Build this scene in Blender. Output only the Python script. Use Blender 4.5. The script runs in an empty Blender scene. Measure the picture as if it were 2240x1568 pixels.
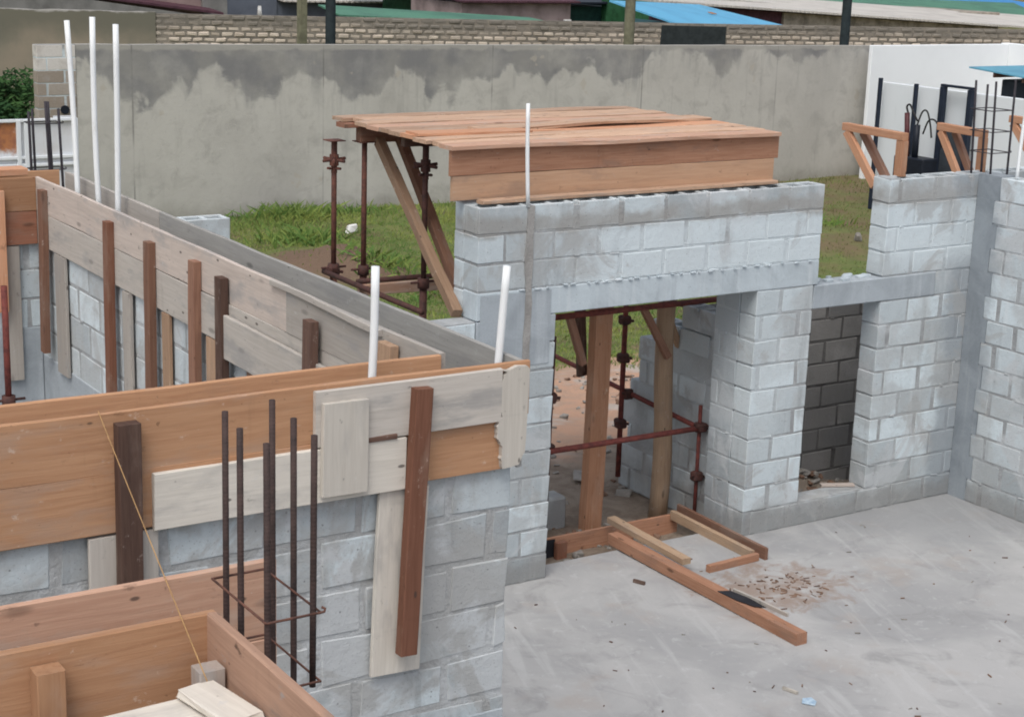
import bpy, math, random
import numpy as np
from mathutils import Vector, Matrix, noise as mn

random.seed(7)
scene = bpy.context.scene
COL = scene.collection
PI = math.pi

# ------------------------------------------------------------------ mesh builder
class MB:
    """collects lumber, tubes, blocks and prisms and links them as ONE mesh.
    every vertex carries 'gc' (grain coordinates along the piece) and 'tone' (one value per piece)"""
    def __init__(s):
        s.v = []; s.f = []; s.m = []; s.g = []; s.t = []
    def add(s, vs, fs, gc=None, tone=None, mi=0):
        o = len(s.v)
        s.v += [tuple(p) for p in vs]
        s.f += [tuple(i + o for i in f) for f in fs]
        s.m += [mi] * len(fs)
        s.g += [tuple(p) for p in (gc if gc is not None else vs)]
        tone = random.random() if tone is None else tone
        s.t += [tone] * len(vs)
    # chamfered box in a frame (origin o, axes ex ey ez, sizes)
    def cbox(s, o, ex, ey, ez, size, c=.004, jit=0., tone=None, mi=0, gcl=True, flat=1.):
        o, ex, ey, ez = Vector(o), Vector(ex), Vector(ey), Vector(ez)
        L = [k / 2 for k in size]
        c = min(c, min(L) * .45)
        vs, gc = [], []
        sd = random.uniform(0, 50)
        for sx in (-1, 1):
            for sy in (-1, 1):
                for sz in (-1, 1):
                    jx, jy, jz = (random.uniform(-jit, jit) for _ in range(3)); jy *= flat
                    for k in range(3):
                        p = [sx * (L[0] - (c if k != 0 else 0)) + jx,
                             sy * (L[1] - (c if k != 1 else 0)) + jy,
                             sz * (L[2] - (c if k != 2 else 0)) + jz]
                        vs.append(o + ex * p[0] + ey * p[1] + ez * p[2])
                        gc.append((p[0] + sd, p[1] + sd * .37, p[2] + sd * .11))
        def I(sx, sy, sz, k): return ((sx > 0) * 4 + (sy > 0) * 2 + (sz > 0)) * 3 + k
        fs = []
        S = (-1, 1)
        for q in S:
            a = [I(q, -1, -1, 0), I(q, 1, -1, 0), I(q, 1, 1, 0), I(q, -1, 1, 0)]; fs.append(a if q > 0 else a[::-1])
            a = [I(-1, q, -1, 1), I(-1, q, 1, 1), I(1, q, 1, 1), I(1, q, -1, 1)]; fs.append(a if q > 0 else a[::-1])
            a = [I(-1, -1, q, 2), I(1, -1, q, 2), I(1, 1, q, 2), I(-1, 1, q, 2)]; fs.append(a if q > 0 else a[::-1])
        for a in S:
            for b in S:
                fl = a * b > 0
                e = [I(-1, a, b, 1), I(1, a, b, 1), I(1, a, b, 2), I(-1, a, b, 2)]; fs.append(e[::-1] if fl else e)
                e = [I(a, -1, b, 0), I(a, 1, b, 0), I(a, 1, b, 2), I(a, -1, b, 2)]; fs.append(e if fl else e[::-1])
                e = [I(a, b, -1, 0), I(a, b, 1, 0), I(a, b, 1, 1), I(a, b, -1, 1)]; fs.append(e[::-1] if fl else e)
                for d in S:
                    t = [I(a, b, d, 0), I(a, b, d, 1), I(a, b, d, 2)]
                    fs.append(t if a * b * d > 0 else t[::-1])
        s.add(vs, fs, gc if gcl else None, tone, mi)
    def box(s, x0, x1, y0, y1, z0, z1, c=.004, jit=0., tone=None, mi=0, gcl=True):
        s.cbox(((x0 + x1) / 2, (y0 + y1) / 2, (z0 + z1) / 2), (1, 0, 0), (0, 1, 0), (0, 0, 1),
               (abs(x1 - x0), abs(y1 - y0), abs(z1 - z0)), c, jit, tone, mi, gcl)
    # board swept from p0 to p1; w along 'up', t across
    def lumber(s, p0, p1, w, t, up=(0, 0, 1), warp=.003, c=.003, tone=None, mi=0, seg=None, ragged=0.):
        p0, p1 = Vector(p0), Vector(p1)
        d = p1 - p0; L = d.length; d.normalize()
        u = Vector(up); u = (u - d * u.dot(d)).normalized(); n = d.cross(u)
        seg = seg or max(2, int(L / .22))
        sd = random.uniform(0, 60)
        h, k = w / 2, t / 2
        prof = [(-h + c, -k), (h - c, -k), (h, -k + c), (h, k - c), (h - c, k), (-h + c, k), (-h, k - c), (-h, -k + c)]
        vs, gc, fs = [], [], []
        for i in range(seg + 1):
            f = i / seg
            x = L * f
            wu = warp * mn.noise((sd + x * 1.1, 3.1, 0)); wn = warp * mn.noise((sd + x * .9, 8.7, 0))
            for j, (a, b) in enumerate(prof):
                ej = warp * .5 * mn.noise((sd + x * 5, j * 1.7, 2))
                dx = 0
                if i in (0, seg) and ragged: dx = ragged * random.uniform(-1, 1)
                vs.append(p0 + d * (x + dx) + u * (a + wu + (ej if abs(a) > h - c * 2 else 0)) + n * (b + wn))
                gc.append((x + sd, a + sd * .31, b + sd * .17))
        for i in range(seg):
            for j in range(8):
                a, b = i * 8 + j, i * 8 + (j + 1) % 8
                fs.append((a, a + 8, b + 8, b))
        fs.append(tuple(range(8))); fs.append(tuple(range(seg * 8 + 7, seg * 8 - 1, -1)))
        s.add(vs, fs, gc, tone, mi)
    def tube(s, pts, r, n=10, tone=None, mi=0, r1=None, wob=0., caps=True):
        pts = [Vector(p) for p in pts]
        sd = random.uniform(0, 60)
        vs, gc, fs = [], [], []
        x = 0
        ref = None
        for i, p in enumerate(pts):
            if i == 0: d = pts[1] - pts[0]
            elif i == len(pts) - 1: d = pts[-1] - pts[-2]
            else: d = (pts[i + 1] - pts[i]).normalized() + (pts[i] - pts[i - 1]).normalized()
            d.normalize()
            if i: x += (p - pts[i - 1]).length
            if ref is None:
                ref = Vector((0, 0, 1)) if abs(d.z) < .8 else Vector((1, 0, 0))
            u = (ref - d * ref.dot(d)).normalized(); ref = u; w = d.cross(u)
            f = i / (len(pts) - 1)
            rr = r + ((r1 - r) * f if r1 is not None else 0)
            for j in range(n):
                a = 2 * PI * j / n
                q = rr * (1 + wob * mn.noise((sd + x * 2.5, math.cos(a) * 1.3, math.sin(a) * 1.3)))
                vs.append(p + (u * math.cos(a) + w * math.sin(a)) * q)
                gc.append((x + sd, math.cos(a) * rr + sd * .3, math.sin(a) * rr + sd * .1))
        for i in range(len(pts) - 1):
            for j in range(n):
                a, b = i * n + j, i * n + (j + 1) % n
                fs.append((a, b, b + n, a + n))
        if caps:
            fs.append(tuple(range(n - 1, -1, -1))); fs.append(tuple(range((len(pts) - 1) * n, len(pts) * n)))
        s.add(vs, fs, gc, tone, mi)
    def pipe(s, p0, p1, r, n=12, seg=2, **k):
        p0, p1 = Vector(p0), Vector(p1)
        s.tube([p0.lerp(p1, i / seg) for i in range(seg + 1)], r, n, **k)
    # polygon (a,b) in plane o+ea*a+eb*b, thickness t along en
    def prism(s, poly, o, ea, eb, en, t, tone=None, mi=0):
        o, ea, eb, en = Vector(o), Vector(ea), Vector(eb), Vector(en)
        n = len(poly); sd = random.uniform(0, 50)
        vs = [o + ea * a + eb * b for a, b in poly] + [o + ea * a + eb * b + en * t for a, b in poly]
        gc = [(b + sd, a + sd * .3, 0) for a, b in poly] + [(b + sd, a + sd * .3, t) for a, b in poly]
        fs = [tuple(range(n)), tuple(range(2 * n - 1, n - 1, -1))] + [(i, i + n, (i + 1) % n + n, (i + 1) % n) for i in range(n)]
        s.add(vs, fs, gc, tone, mi)
    def build(s, name, mats, parent=None, smooth=False, origin=None):
        if not isinstance(mats, (list, tuple)): mats = [mats]
        V = np.array(s.v, dtype=np.float64)
        if parent is not None: org = np.array(parent.location) if parent.parent is None else np.array(parent.location) + np.array(parent.parent.location)
        elif origin is not None: org = np.array(origin, float)
        else:
            org = np.array([(V[:, 0].min() + V[:, 0].max()) / 2, (V[:, 1].min() + V[:, 1].max()) / 2, V[:, 2].min()])
        me = bpy.data.meshes.new(name)
        me.from_pydata((V - org).tolist(), [], s.f)
        for m in mats: me.materials.append(m)
        me.polygons.foreach_set('material_index', s.m)
        if smooth: me.polygons.foreach_set('use_smooth', [True] * len(s.f))
        a = me.attributes.new('gc', 'FLOAT_VECTOR', 'POINT'); a.data.foreach_set('vector', np.array(s.g, dtype=np.float32).ravel())
        a = me.attributes.new('tone', 'FLOAT', 'POINT'); a.data.foreach_set('value', np.array(s.t, dtype=np.float32))
        me.update()
        import bmesh
        bm = bmesh.new(); bm.from_mesh(me); bmesh.ops.recalc_face_normals(bm, faces=bm.faces); bm.to_mesh(me); bm.free()
        ob = bpy.data.objects.new(name, me); COL.objects.link(ob)
        if parent is not None: ob.parent = parent
        else: ob.location = org
        return ob

def tag(o, label, cat, group=None):
    o['label'] = label; o['category'] = cat
    if group: o['group'] = group
    return o
def thing(name, loc, label, cat, group=None):
    o = bpy.data.objects.new(name, None); COL.objects.link(o)
    o.empty_display_size = .1; o.location = loc
    return tag(o, label, cat, group)
def setting(o, kind='structure'):
    o['kind'] = kind; return o
def copy_thing(root, loc, label):
    r = root.copy(); COL.objects.link(r); r.location = loc; r['label'] = label
    for ch in list(root.children):
        c = ch.copy(); COL.objects.link(c); c.parent = r
        for g in list(ch.children):
            d = g.copy(); COL.objects.link(d); d.parent = c
    return r

# ------------------------------------------------------------------ materials
class NT:
    def __init__(s, name):
        s.mat = bpy.data.materials.new(name); s.mat.use_nodes = True
        s.t = s.mat.node_tree; s.b = s.t.nodes['Principled BSDF']
        s.b.inputs['Roughness'].default_value = .9
        s.b.inputs['Specular IOR Level'].default_value = .25
    def n(s, ty, **k):
        nd = s.t.nodes.new(ty)
        for a, b in k.items(): setattr(nd, a, b)
        return nd
    def link(s, a, b): s.t.links.new(a, b)
    def _in(s, sock, v):
        if hasattr(v, 'is_output'): s.link(v, sock)
        elif v is not None:
            if isinstance(v, (tuple, list)) and len(v) == 3 and sock.type == 'RGBA': v = (*v, 1)
            sock.default_value = v
    def attr(s, name, out='Fac'):
        return s.n('ShaderNodeAttribute', attribute_name=name).outputs[out]
    def obj(s): return s.n('ShaderNodeTexCoord').outputs['Object']
    def pos(s): return s.n('ShaderNodeNewGeometry').outputs['Position']
    def sep(s, v):
        nd = s.n('ShaderNodeSeparateXYZ'); s.link(v, nd.inputs[0]); return nd.outputs
    def vmul(s, v, k):
        nd = s.n('ShaderNodeVectorMath', operation='MULTIPLY'); s.link(v, nd.inputs[0]); nd.inputs[1].default_value = k; return nd.outputs[0]
    def vadd(s, v, k):
        nd = s.n('ShaderNodeVectorMath', operation='ADD'); s.link(v, nd.inputs[0]); s._in(nd.inputs[1], k); return nd.outputs[0]
    def noise(s, v, sc=5., det=4., rough=.55, dist=0., out='Fac'):
        nd = s.n('ShaderNodeTexNoise'); s.link(v, nd.inputs['Vector'])
        nd.inputs['Scale'].default_value = sc; nd.inputs['Detail'].default_value = det
        nd.inputs['Roughness'].default_value = rough; nd.inputs['Distortion'].default_value = dist
        return nd.outputs[out]
    def voro(s, v, sc=5., out='Distance'):
        nd = s.n('ShaderNodeTexVoronoi'); s.link(v, nd.inputs['Vector']); nd.inputs['Scale'].default_value = sc
        return nd.outputs[out]
    def ramp(s, v, a, b, lo=0., hi=1.):
        nd = s.n('ShaderNodeMapRange', interpolation_type='SMOOTHSTEP'); s._in(nd.inputs[0], v)
        nd.inputs[1].default_value = a; nd.inputs[2].default_value = b
        nd.inputs[3].default_value = lo; nd.inputs[4].default_value = hi
        return nd.outputs[0]
    def math(s, op, a, b=None, c=None):
        nd = s.n('ShaderNodeMath', operation=op); s._in(nd.inputs[0], a)
        if b is not None: s._in(nd.inputs[1], b)
        if c is not None: s._in(nd.inputs[2], c)
        return nd.outputs[0]
    def mix(s, f, a, b, mode='MIX'):
        nd = s.n('ShaderNodeMix', data_type='RGBA', blend_type=mode)
        s._in(nd.inputs[0], f); s._in(nd.inputs[6], a); s._in(nd.inputs[7], b)
        return nd.outputs[2]
    def bump(s, h, st=.4, d=.01):
        nd = s.n('ShaderNodeBump'); s._in(nd.inputs['Height'], h)
        nd.inputs['Strength'].default_value = st; nd.inputs['Distance'].default_value = d
        s.link(nd.outputs[0], s.b.inputs['Normal'])
    def col(s, c): s._in(s.b.inputs['Base Color'], c); return s

def wood(name, a, b, dirt=(.33, .31, .28), dirt_amt=.25, grain=1., knots=.5, rough=.85, wet=None):
    t = NT(name); g = t.attr('gc', 'Vector'); tn = t.attr('tone')
    fib = t.noise(t.vmul(g, (2.2, 42, 42)), 1.6, 6, .65, .6)
    band = t.noise(t.vmul(g, (.8, 11, 11)), 1.3, 3, .5, 1.2)
    c = t.mix(t.ramp(fib, .28, .75), a, b)
    c = t.mix(t.math('MULTIPLY', t.ramp(band, .45, .8), .32 * grain), c, tuple(x * .55 for x in b))
    tv = t.math('MULTIPLY_ADD', tn, .5, .75)
    c = t.mix(1., c, t.n('ShaderNodeCombineColor').outputs[0] if False else t.mix(tn, (.70, .68, .66), (1.2, 1.18, 1.15)), 'MULTIPLY')
    kn = t.voro(t.vmul(g, (2.2, 6.5, 6.5)), 1.)
    c = t.mix(t.math('MULTIPLY', t.ramp(kn, .13, .05), knots), c, tuple(x * .28 for x in b))
    d = t.noise(t.vmul(g, (1.2, 3.5, 3.5)), 2.0, 5, .62)
    c = t.mix(t.math('MULTIPLY', t.ramp(d, .5, .68), dirt_amt), c, dirt)
    d2 = t.noise(t.vadd(t.vmul(g, (3, 7, 7)), (7, 3, 1)), 2.2, 5, .7)
    c = t.mix(t.math('MULTIPLY', t.ramp(d2, .62, .72), dirt_amt * 1.2), c, tuple(x * .42 for x in b))
    spl = t.noise(t.vadd(t.vmul(g, (9, 13, 13)), (4, 1, 8)), 1.5, 5, .75)
    c = t.mix(t.ramp(spl, .62, .70, 0, .30 + .5 * dirt_amt), c, tuple(min(.6, x * 1.25 + .12) for x in dirt))
    run = t.noise(t.vmul(g, (16, 1.6, 1.6)), 1., 4, .6)
    c = t.mix(t.ramp(run, .60, .78, 0, .22), c, tuple(x * .55 for x in b))
    nail = t.voro(t.vmul(g, (4.2, 9.5, 9.5)), 1.)
    c = t.mix(t.ramp(nail, .085, .05, 0, .75), c, (.05, .04, .036))
    sp = t.noise(t.vmul(g, (30, 30, 30)), 1., 2)
    c = t.mix(t.ramp(sp, .70, .78, 0, .5), c, tuple(x * .25 for x in b))
    t.col(c); t.b.inputs['Roughness'].default_value = rough
    t.bump(fib, .35, .004)
    return t.mat

M = {}
M['fresh'] = wood('orange_timber', (.50, .295, .175), (.405, .22, .125), (.40, .29, .225), .45, .55, .75)
M['fresh2'] = wood('pink_timber', (.53, .345, .255), (.44, .265, .19), (.50, .42, .36), .5, .55, .5)
M['deck'] = wood('deck_timber', (.66, .475, .35), (.47, .295, .20), (.42, .33, .27), .75, 1.5, .6)
M['red'] = wood('red_timber', (.29, .135, .09), (.21, .095, .06), (.27, .18, .135), .45, .8, .6)
M['brown'] = wood('brown_timber', (.29, .165, .115), (.21, .11, .078), (.27, .22, .185), .4, .8, .6)
M['dark'] = wood('dark_timber', (.15, .092, .072), (.095, .056, .046), (.22, .17, .14), .45, .9, .5)
M['grey'] = wood('weathered_timber', (.49, .465, .435), (.41, .385, .355), (.30, .295, .29), .65, .45, .5)
M['greypink'] = wood('weathered_pink_timber', (.52, .46, .42), (.43, .375, .34), (.33, .32, .315), .7, .5, .5)
M['pale'] = wood('pale_timber', (.61, .585, .54), (.53, .505, .46), (.38, .365, .345), .55, .3, .6)
M['slabgrey'] = wood('grey_shutter_timber', (.42, .42, .405), (.34, .34, .33), (.25, .25, .25), .55, .5, .6)
M['tan'] = wood('tan_timber', (.42, .29, .20), (.33, .215, .145), (.32, .26, .21), .45, .8, .6)
M['frontred'] = wood('mottled_red_timber', (.42, .235, .155), (.32, .16, .10), (.25, .16, .12), .6, .9, .7)
M['frontlight'] = wood('light_orange_timber', (.62, .41, .28), (.53, .33, .215), (.27, .19, .15), .5, .5, .6)
M['post'] = wood('barked_pole', (.40, .295, .205), (.30, .205, .14), (.26, .21, .17), .5, .8, .8)
M['bracket'] = wood('sawn_softwood', (.58, .325, .205), (.46, .235, .14), (.50, .34, .25), .4, .6, .5)
M['endwood'] = wood('stained_pink_timber', (.38, .245, .18), (.29, .18, .13), (.17, .155, .145), .8, .7, .5)

def simple(name, c, rough=.8, metal=0., var=.25, sc=6., bump=.2, c2=None):
    t = NT(name); o = t.obj()
    n = t.noise(o, sc, 5, .6)
    d = c2 or tuple(x * (1 - var * 1.6) for x in c)
    t.col(t.mix(t.ramp(n, .35, .72), c, d))
    t.b.inputs['Roughness'].default_value = rough; t.b.inputs['Metallic'].default_value = metal
    t.bump(t.noise(o, sc * 12, 3), bump, .004)
    return t.mat

def rust(name, c=(.13, .062, .048), c2=(.055, .035, .032), ribs=False):
    t = NT(name); g = t.attr('gc', 'Vector')
    n = t.noise(g, 22, 5, .65)
    t.col(t.mix(t.ramp(n, .35, .7), c, c2)); t.b.inputs['Roughness'].default_value = .75
    h = n
    if ribs:
        x = t.sep(g)[0]
        h = t.math('SINE', t.math('MULTIPLY', x, 2 * PI / .011))
        t.bump(t.math('ADD', t.math('MULTIPLY', h, .25), n), .35, .003)
    else: t.bump(h, .5, .004)
    return t.mat
M['rebar'] = rust('rusty_rebar', (.068, .045, .041), (.04, .029, .028), True)
M['rebar_far'] = rust('dark_rebar', (.05, .045, .055), (.03, .028, .032), True)
M['tie'] = rust('rusty_tie_wire', (.15, .07, .05), (.07, .04, .035))
M['prop'] = rust('rusty_steel', (.165, .068, .050), (.08, .04, .034))
M['redsteel'] = rust('red_oxide_steel', (.20, .055, .045), (.10, .035, .032))
M['clamp'] = rust('rusty_clamp', (.10, .045, .038), (.05, .03, .028))

# ---- masonry
def wash(t, c, p, amt, sh=0.):
    """cement slurry smeared across block faces and joints alike"""
    n = t.noise(p, 1.5, 6, .62, .9)
    c = t.mix(t.ramp(n, .53 - sh, .60 - sh, 0, amt), c, (.53, .555, .57))
    x, y, z = t.sep(p)
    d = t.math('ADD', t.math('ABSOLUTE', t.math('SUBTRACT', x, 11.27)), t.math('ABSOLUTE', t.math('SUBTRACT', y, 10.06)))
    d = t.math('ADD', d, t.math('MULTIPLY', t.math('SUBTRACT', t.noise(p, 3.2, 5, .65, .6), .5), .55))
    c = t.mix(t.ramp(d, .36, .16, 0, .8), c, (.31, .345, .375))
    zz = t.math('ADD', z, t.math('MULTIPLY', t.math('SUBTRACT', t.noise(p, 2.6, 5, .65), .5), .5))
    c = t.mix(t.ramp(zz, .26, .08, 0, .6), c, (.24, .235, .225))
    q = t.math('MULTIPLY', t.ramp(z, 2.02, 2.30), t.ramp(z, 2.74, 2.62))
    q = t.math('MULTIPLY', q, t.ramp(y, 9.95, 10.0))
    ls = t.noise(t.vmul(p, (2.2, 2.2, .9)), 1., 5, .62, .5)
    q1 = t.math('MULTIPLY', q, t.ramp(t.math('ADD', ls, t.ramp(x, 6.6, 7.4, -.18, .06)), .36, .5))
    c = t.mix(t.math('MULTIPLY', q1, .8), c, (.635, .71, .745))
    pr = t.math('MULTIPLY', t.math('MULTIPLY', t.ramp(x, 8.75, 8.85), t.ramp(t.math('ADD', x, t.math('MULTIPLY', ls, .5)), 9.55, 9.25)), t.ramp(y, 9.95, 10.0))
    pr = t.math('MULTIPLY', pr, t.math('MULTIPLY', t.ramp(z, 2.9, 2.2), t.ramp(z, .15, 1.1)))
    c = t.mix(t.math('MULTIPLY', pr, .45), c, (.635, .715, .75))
    gb = t.math('ADD', z, t.math('MULTIPLY', t.math('SUBTRACT', t.noise(p, 2.4, 5, .65, .5), .5), .28))
    gr = t.math('MULTIPLY', t.math('MULTIPLY', t.ramp(gb, 2.66, 2.72), t.ramp(gb, 2.86, 2.78)), t.ramp(y, 9.95, 10.0))
    gr = t.math('MULTIPLY', gr, t.ramp(t.noise(t.vadd(p, (1, 6, 3)), 1.7, 4, .6), .34, .58, .2, .85))
    c = t.mix(gr, c, (.33, .325, .31))
    n2 = t.noise(t.vadd(p, (9, 4, 2)), 1.9, 6, .62, .8)
    return t.mix(t.ramp(n2, .56 - sh, .63 - sh, 0, amt * .9), c, (.39, .395, .39))
def block_mat(name, dark=(.30, .30, .295), light=(.62, .645, .655), stain=(.34, .325, .30), st=.6, streak=.25, wa=.75, sh=0.):
    t = NT(name); tn = t.attr('tone'); p = t.pos()
    c = t.mix(t.ramp(tn, 0., 1.), dark, light)
    n1 = t.noise(p, 2.3, 5, .6, .5)
    c = t.mix(t.math('MULTIPLY', t.ramp(n1, .44, .60), st), c, stain)
    n2 = t.noise(p, 7.5, 5, .65, .8)
    c = t.mix(t.ramp(n2, .52, .72, 0, .4), c, tuple(x * .55 for x in light))
    ns = t.noise(t.vmul(p, (9, 9, .8)), 1., 4, .6)
    c = t.mix(t.ramp(ns, .56, .74, 0, streak), c, (.80, .83, .84))
    ns2 = t.noise(t.vadd(t.vmul(p, (7, 7, .6)), (3, 8, 1)), 1., 4, .6)
    c = t.mix(t.ramp(ns2, .58, .74, 0, streak * 1.2), c, tuple(x * .5 for x in stain))
    f = t.noise(p, 95, 4, .7)
    c = t.mix(t.ramp(f, .3, .75, 0, .35), c, tuple(x * .72 for x in light))
    if wa: c = wash(t, c, p, wa, sh)
    pit = t.voro(p, 60)
    c = t.mix(t.ramp(pit, .20, .08, 0, .4), c, (.14, .14, .145))
    pit2 = t.voro(t.vadd(p, (3, 1, 2)), 17)
    c = t.mix(t.ramp(pit2, .10, .04, 0, .6), c, (.13, .13, .135))
    t.col(c); t.b.inputs['Roughness'].default_value = .95
    h = t.math('ADD', t.math('MULTIPLY', f, .5), t.noise(p, 22, 4, .6))
    t.bump(h, .65, .008)
    return t.mat
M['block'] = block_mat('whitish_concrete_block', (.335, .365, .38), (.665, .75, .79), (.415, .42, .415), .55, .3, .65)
M['block_near'] = block_mat('rough_concrete_block', (.27, .285, .295), (.63, .705, .74), (.38, .385, .38), .9, .45, .88, .05)
M['block_shaded'] = block_mat('shade_darkened_block', (.17, .17, .17), (.32, .31, .30), (.19, .185, .175), .5, .04, 0)  # grey block, shade of the enclosed store put into its colour
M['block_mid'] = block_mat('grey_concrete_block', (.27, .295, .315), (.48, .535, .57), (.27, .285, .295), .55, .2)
def mortar_mat(name, c=(.40, .40, .39), c2=(.26, .255, .245), wa=0, sh=0.):
    t = NT(name); p = t.pos()
    n = t.noise(p, 3.5, 5, .6, .6)
    k = t.mix(t.ramp(n, .38, .66), c, c2)
    k = t.mix(t.ramp(t.noise(p, 55, 4, .7), .35, .7, 0, .4), k, tuple(x * .6 for x in c))
    if wa: k = wash(t, k, p, wa, sh)
    t.col(k); t.b.inputs['Roughness'].default_value = .95
    t.bump(t.noise(p, 40, 5, .7), .9, .012)
    return t.mat
M['mortar'] = mortar_mat('grey_mortar', (.45, .475, .49), (.32, .33, .335), .7)
M['mortar_near'] = mortar_mat('near_mortar', (.50, .52, .53), (.36, .36, .355), .88, .05)
M['mortar_shaded'] = mortar_mat('shade_darkened_mortar', (.15, .145, .14), (.075, .072, .07))  # joints of the store wall, colour darkened to carry the same shade
def render_mat(name, a=(.54, .61, .65), b=(.42, .475, .51), streak=(.70, .74, .76), sa=.45):
    t = NT(name); p = t.pos()
    n = t.noise(p, 2.6, 6, .62, .7)
    c = t.mix(t.ramp(n, .35, .68), a, b)
    s1 = t.noise(t.vmul(p, (10, 10, .55)), 1., 4, .6)
    c = t.mix(t.ramp(s1, .5, .72, 0, sa), c, streak)
    s2 = t.noise(t.vadd(t.vmul(p, (13, 13, .7)), (2, 5, 0)), 1., 4, .6)
    c = t.mix(t.ramp(s2, .58, .75, 0, sa * .7), c, tuple(x * .6 for x in b))
    c = t.mix(t.ramp(t.noise(p, 70, 4, .7), .4, .75, 0, .3), c, tuple(x * .7 for x in a))
    t.col(c); t.b.inputs['Roughness'].default_value = .92
    c = t.mix(t.ramp(t.voro(p, 19), .09, .04, 0, .6), c, (.14, .14, .145)); t.col(c)
    t.bump(t.noise(p, 30, 6, .65), .45, .008)
    return t.mat
M['lintel'] = render_mat('streaky_cast_concrete')
M['plaster_blue'] = render_mat('smooth_bluish_concrete', (.41, .455, .49), (.32, .355, .385), (.58, .62, .645), .4)
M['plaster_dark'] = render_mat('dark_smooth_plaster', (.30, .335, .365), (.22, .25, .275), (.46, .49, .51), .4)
M['chase'] = mortar_mat('chase_mortar', (.40, .39, .375), (.30, .29, .275))

# ---- floor slab
def slab_mat():
    t = NT('dusty_concrete_floor'); p = t.pos()
    n = t.noise(p, .8, 6, .6, .5)
    c = t.mix(t.ramp(n, .36, .64), (.42, .418, .415), (.325, .327, .33))
    c = t.mix(t.ramp(t.noise(p, 2.3, 6, .65, 1.), .5, .72, 0, .65), c, (.255, .255, .255))
    c = t.mix(t.ramp(t.noise(t.vadd(p, (5, 2, 0)), 1.7, 5, .6), .55, .72, 0, .55), c, (.375, .335, .305))
    c = t.mix(t.ramp(t.noise(t.vmul(p, (1, 1, 1)), 9, 5, .7, .6), .55, .74, 0, .5), c, (.52, .53, .535))
    # trowel / barrow streaks running diagonally
    v = t.n('ShaderNodeVectorRotate', rotation_type='Z_AXIS'); t.link(p, v.inputs['Vector']); v.inputs['Angle'].default_value = .35
    s = t.noise(t.vmul(v.outputs[0], (5.5, .5, 1)), 1.2, 5, .6, .4)
    c = t.mix(t.ramp(s, .54, .68, 0, .4), c, (.50, .505, .505))
    # sawdust-coloured patch where timber was cut
    x, y, z = t.sep(p)
    dd = t.math('ADD', t.math('POWER', t.math('DIVIDE', t.math('SUBTRACT', x, 8.35), .75), 2.), t.math('POWER', t.math('DIVIDE', t.math('SUBTRACT', y, 9.05), .55), 2.))
    m = t.math('SUBTRACT', t.noise(p, 5, 6, .7, .5), t.math('MULTIPLY', dd, .22))
    c = t.mix(t.ramp(m, .30, .55, 0, .8), c, (.27, .20, .16))
    dm = t.math('ADD', t.math('ADD', t.math('MULTIPLY', x, .5), t.math('MULTIPLY', y, .5)), t.math('MULTIPLY', t.noise(p, 1.1, 6, .65, .5), 3.))
    c = t.mix(t.ramp(dm, 10.6, 11.8, 0, .55), c, (.235, .245, .255))
    sp = t.noise(p, 34, 3, .6)
    c = t.mix(t.ramp(sp, .66, .74, 0, .4), c, (.22, .21, .20))
    t.col(c); t.b.inputs['Roughness'].default_value = .93
    t.bump(t.math('ADD', t.noise(p, 14, 6, .7), t.math('MULTIPLY', t.noise(p, 80, 3, .6), .4)), .35, .01)
    return t.mat
M['slab'] = slab_mat()

# ---- yard ground
def ground_mat():
    t = NT('yard_earth'); p = t.pos(); x, y, z = t.sep(p)
    n = t.noise(p, .55, 6, .6, .5); n2 = t.noise(p, 3.2, 6, .65, .6)
    grass = t.mix(t.ramp(n2, .35, .7), (.11, .155, .045), (.18, .185, .07))
    grass = t.mix(t.ramp(t.noise(p, 1.3, 4), .5, .68, 0, .7), grass, (.135, .10, .06))
    sand = t.mix(t.ramp(n2, .35, .7), (.50, .31, .215), (.40, .285, .215))
    sand = t.mix(t.ramp(t.noise(p, 1.6, 4), .5, .66, 0, .8), sand, (.46, .42, .38))
    rub = t.mix(t.ramp(n2, .38, .66), (.30, .25, .20), (.20, .155, .12))
    k1 = t.ramp(t.math('ADD', y, t.math('MULTIPLY', t.math('SUBTRACT', n, .5), 5.)), 12.6, 13.4)
    c = t.mix(k1, rub, sand)
    k2 = t.ramp(t.math('ADD', t.math('ADD', y, t.math('MULTIPLY', x, -.06)), t.math('MULTIPLY', t.math('SUBTRACT', n, .5), 6.)), 15.4, 16.1)
    c = t.mix(k2, c, grass)
    # bare earth heap by the props
    d = t.math('ADD', t.math('POWER', t.math('SUBTRACT', x, 11.55), 2.), t.math('POWER', t.math('MULTIPLY', t.math('SUBTRACT', y, 22.7), .55), 2.))
    c = t.mix(t.ramp(t.math('ADD', d, t.math('MULTIPLY', n2, .8)), 1.5, .9), c, (.17, .115, .08))
    # worn brown soil towards the neighbour's yard
    k3 = t.ramp(t.math('ADD', x, t.math('MULTIPLY', t.math('SUBTRACT', n, .5), 14.)), 18.5, 21.)
    c = t.mix(t.math('MULTIPLY', k3, t.ramp(t.noise(p, .9, 5, .6), .42, .6, .25, .85)), c, (.17, .125, .075))
    t.col(c); t.b.inputs['Roughness'].default_value = .97
    t.bump(t.noise(p, 9, 7, .7), .8, .05)
    return t.mat
M['ground'] = ground_mat()
t = NT('grass_blades'); g = t.attr('tone')
t.col(t.mix(t.ramp(g, 0, 1), (.085, .165, .035), (.25, .29, .07))); t.b.inputs['Roughness'].default_value = .7
M['grass'] = t.mat
t = NT('dry_grass'); g = t.attr('tone')
t.col(t.mix(t.ramp(g, 0, 1), (.16, .15, .06), (.10, .12, .04))); M['drygrass'] = t.mat
t = NT('bush_leaves'); g = t.attr('tone')
t.col(t.mix(t.ramp(g, 0, 1), (.018, .055, .018), (.055, .12, .035))); M['leaf'] = t.mat

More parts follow.
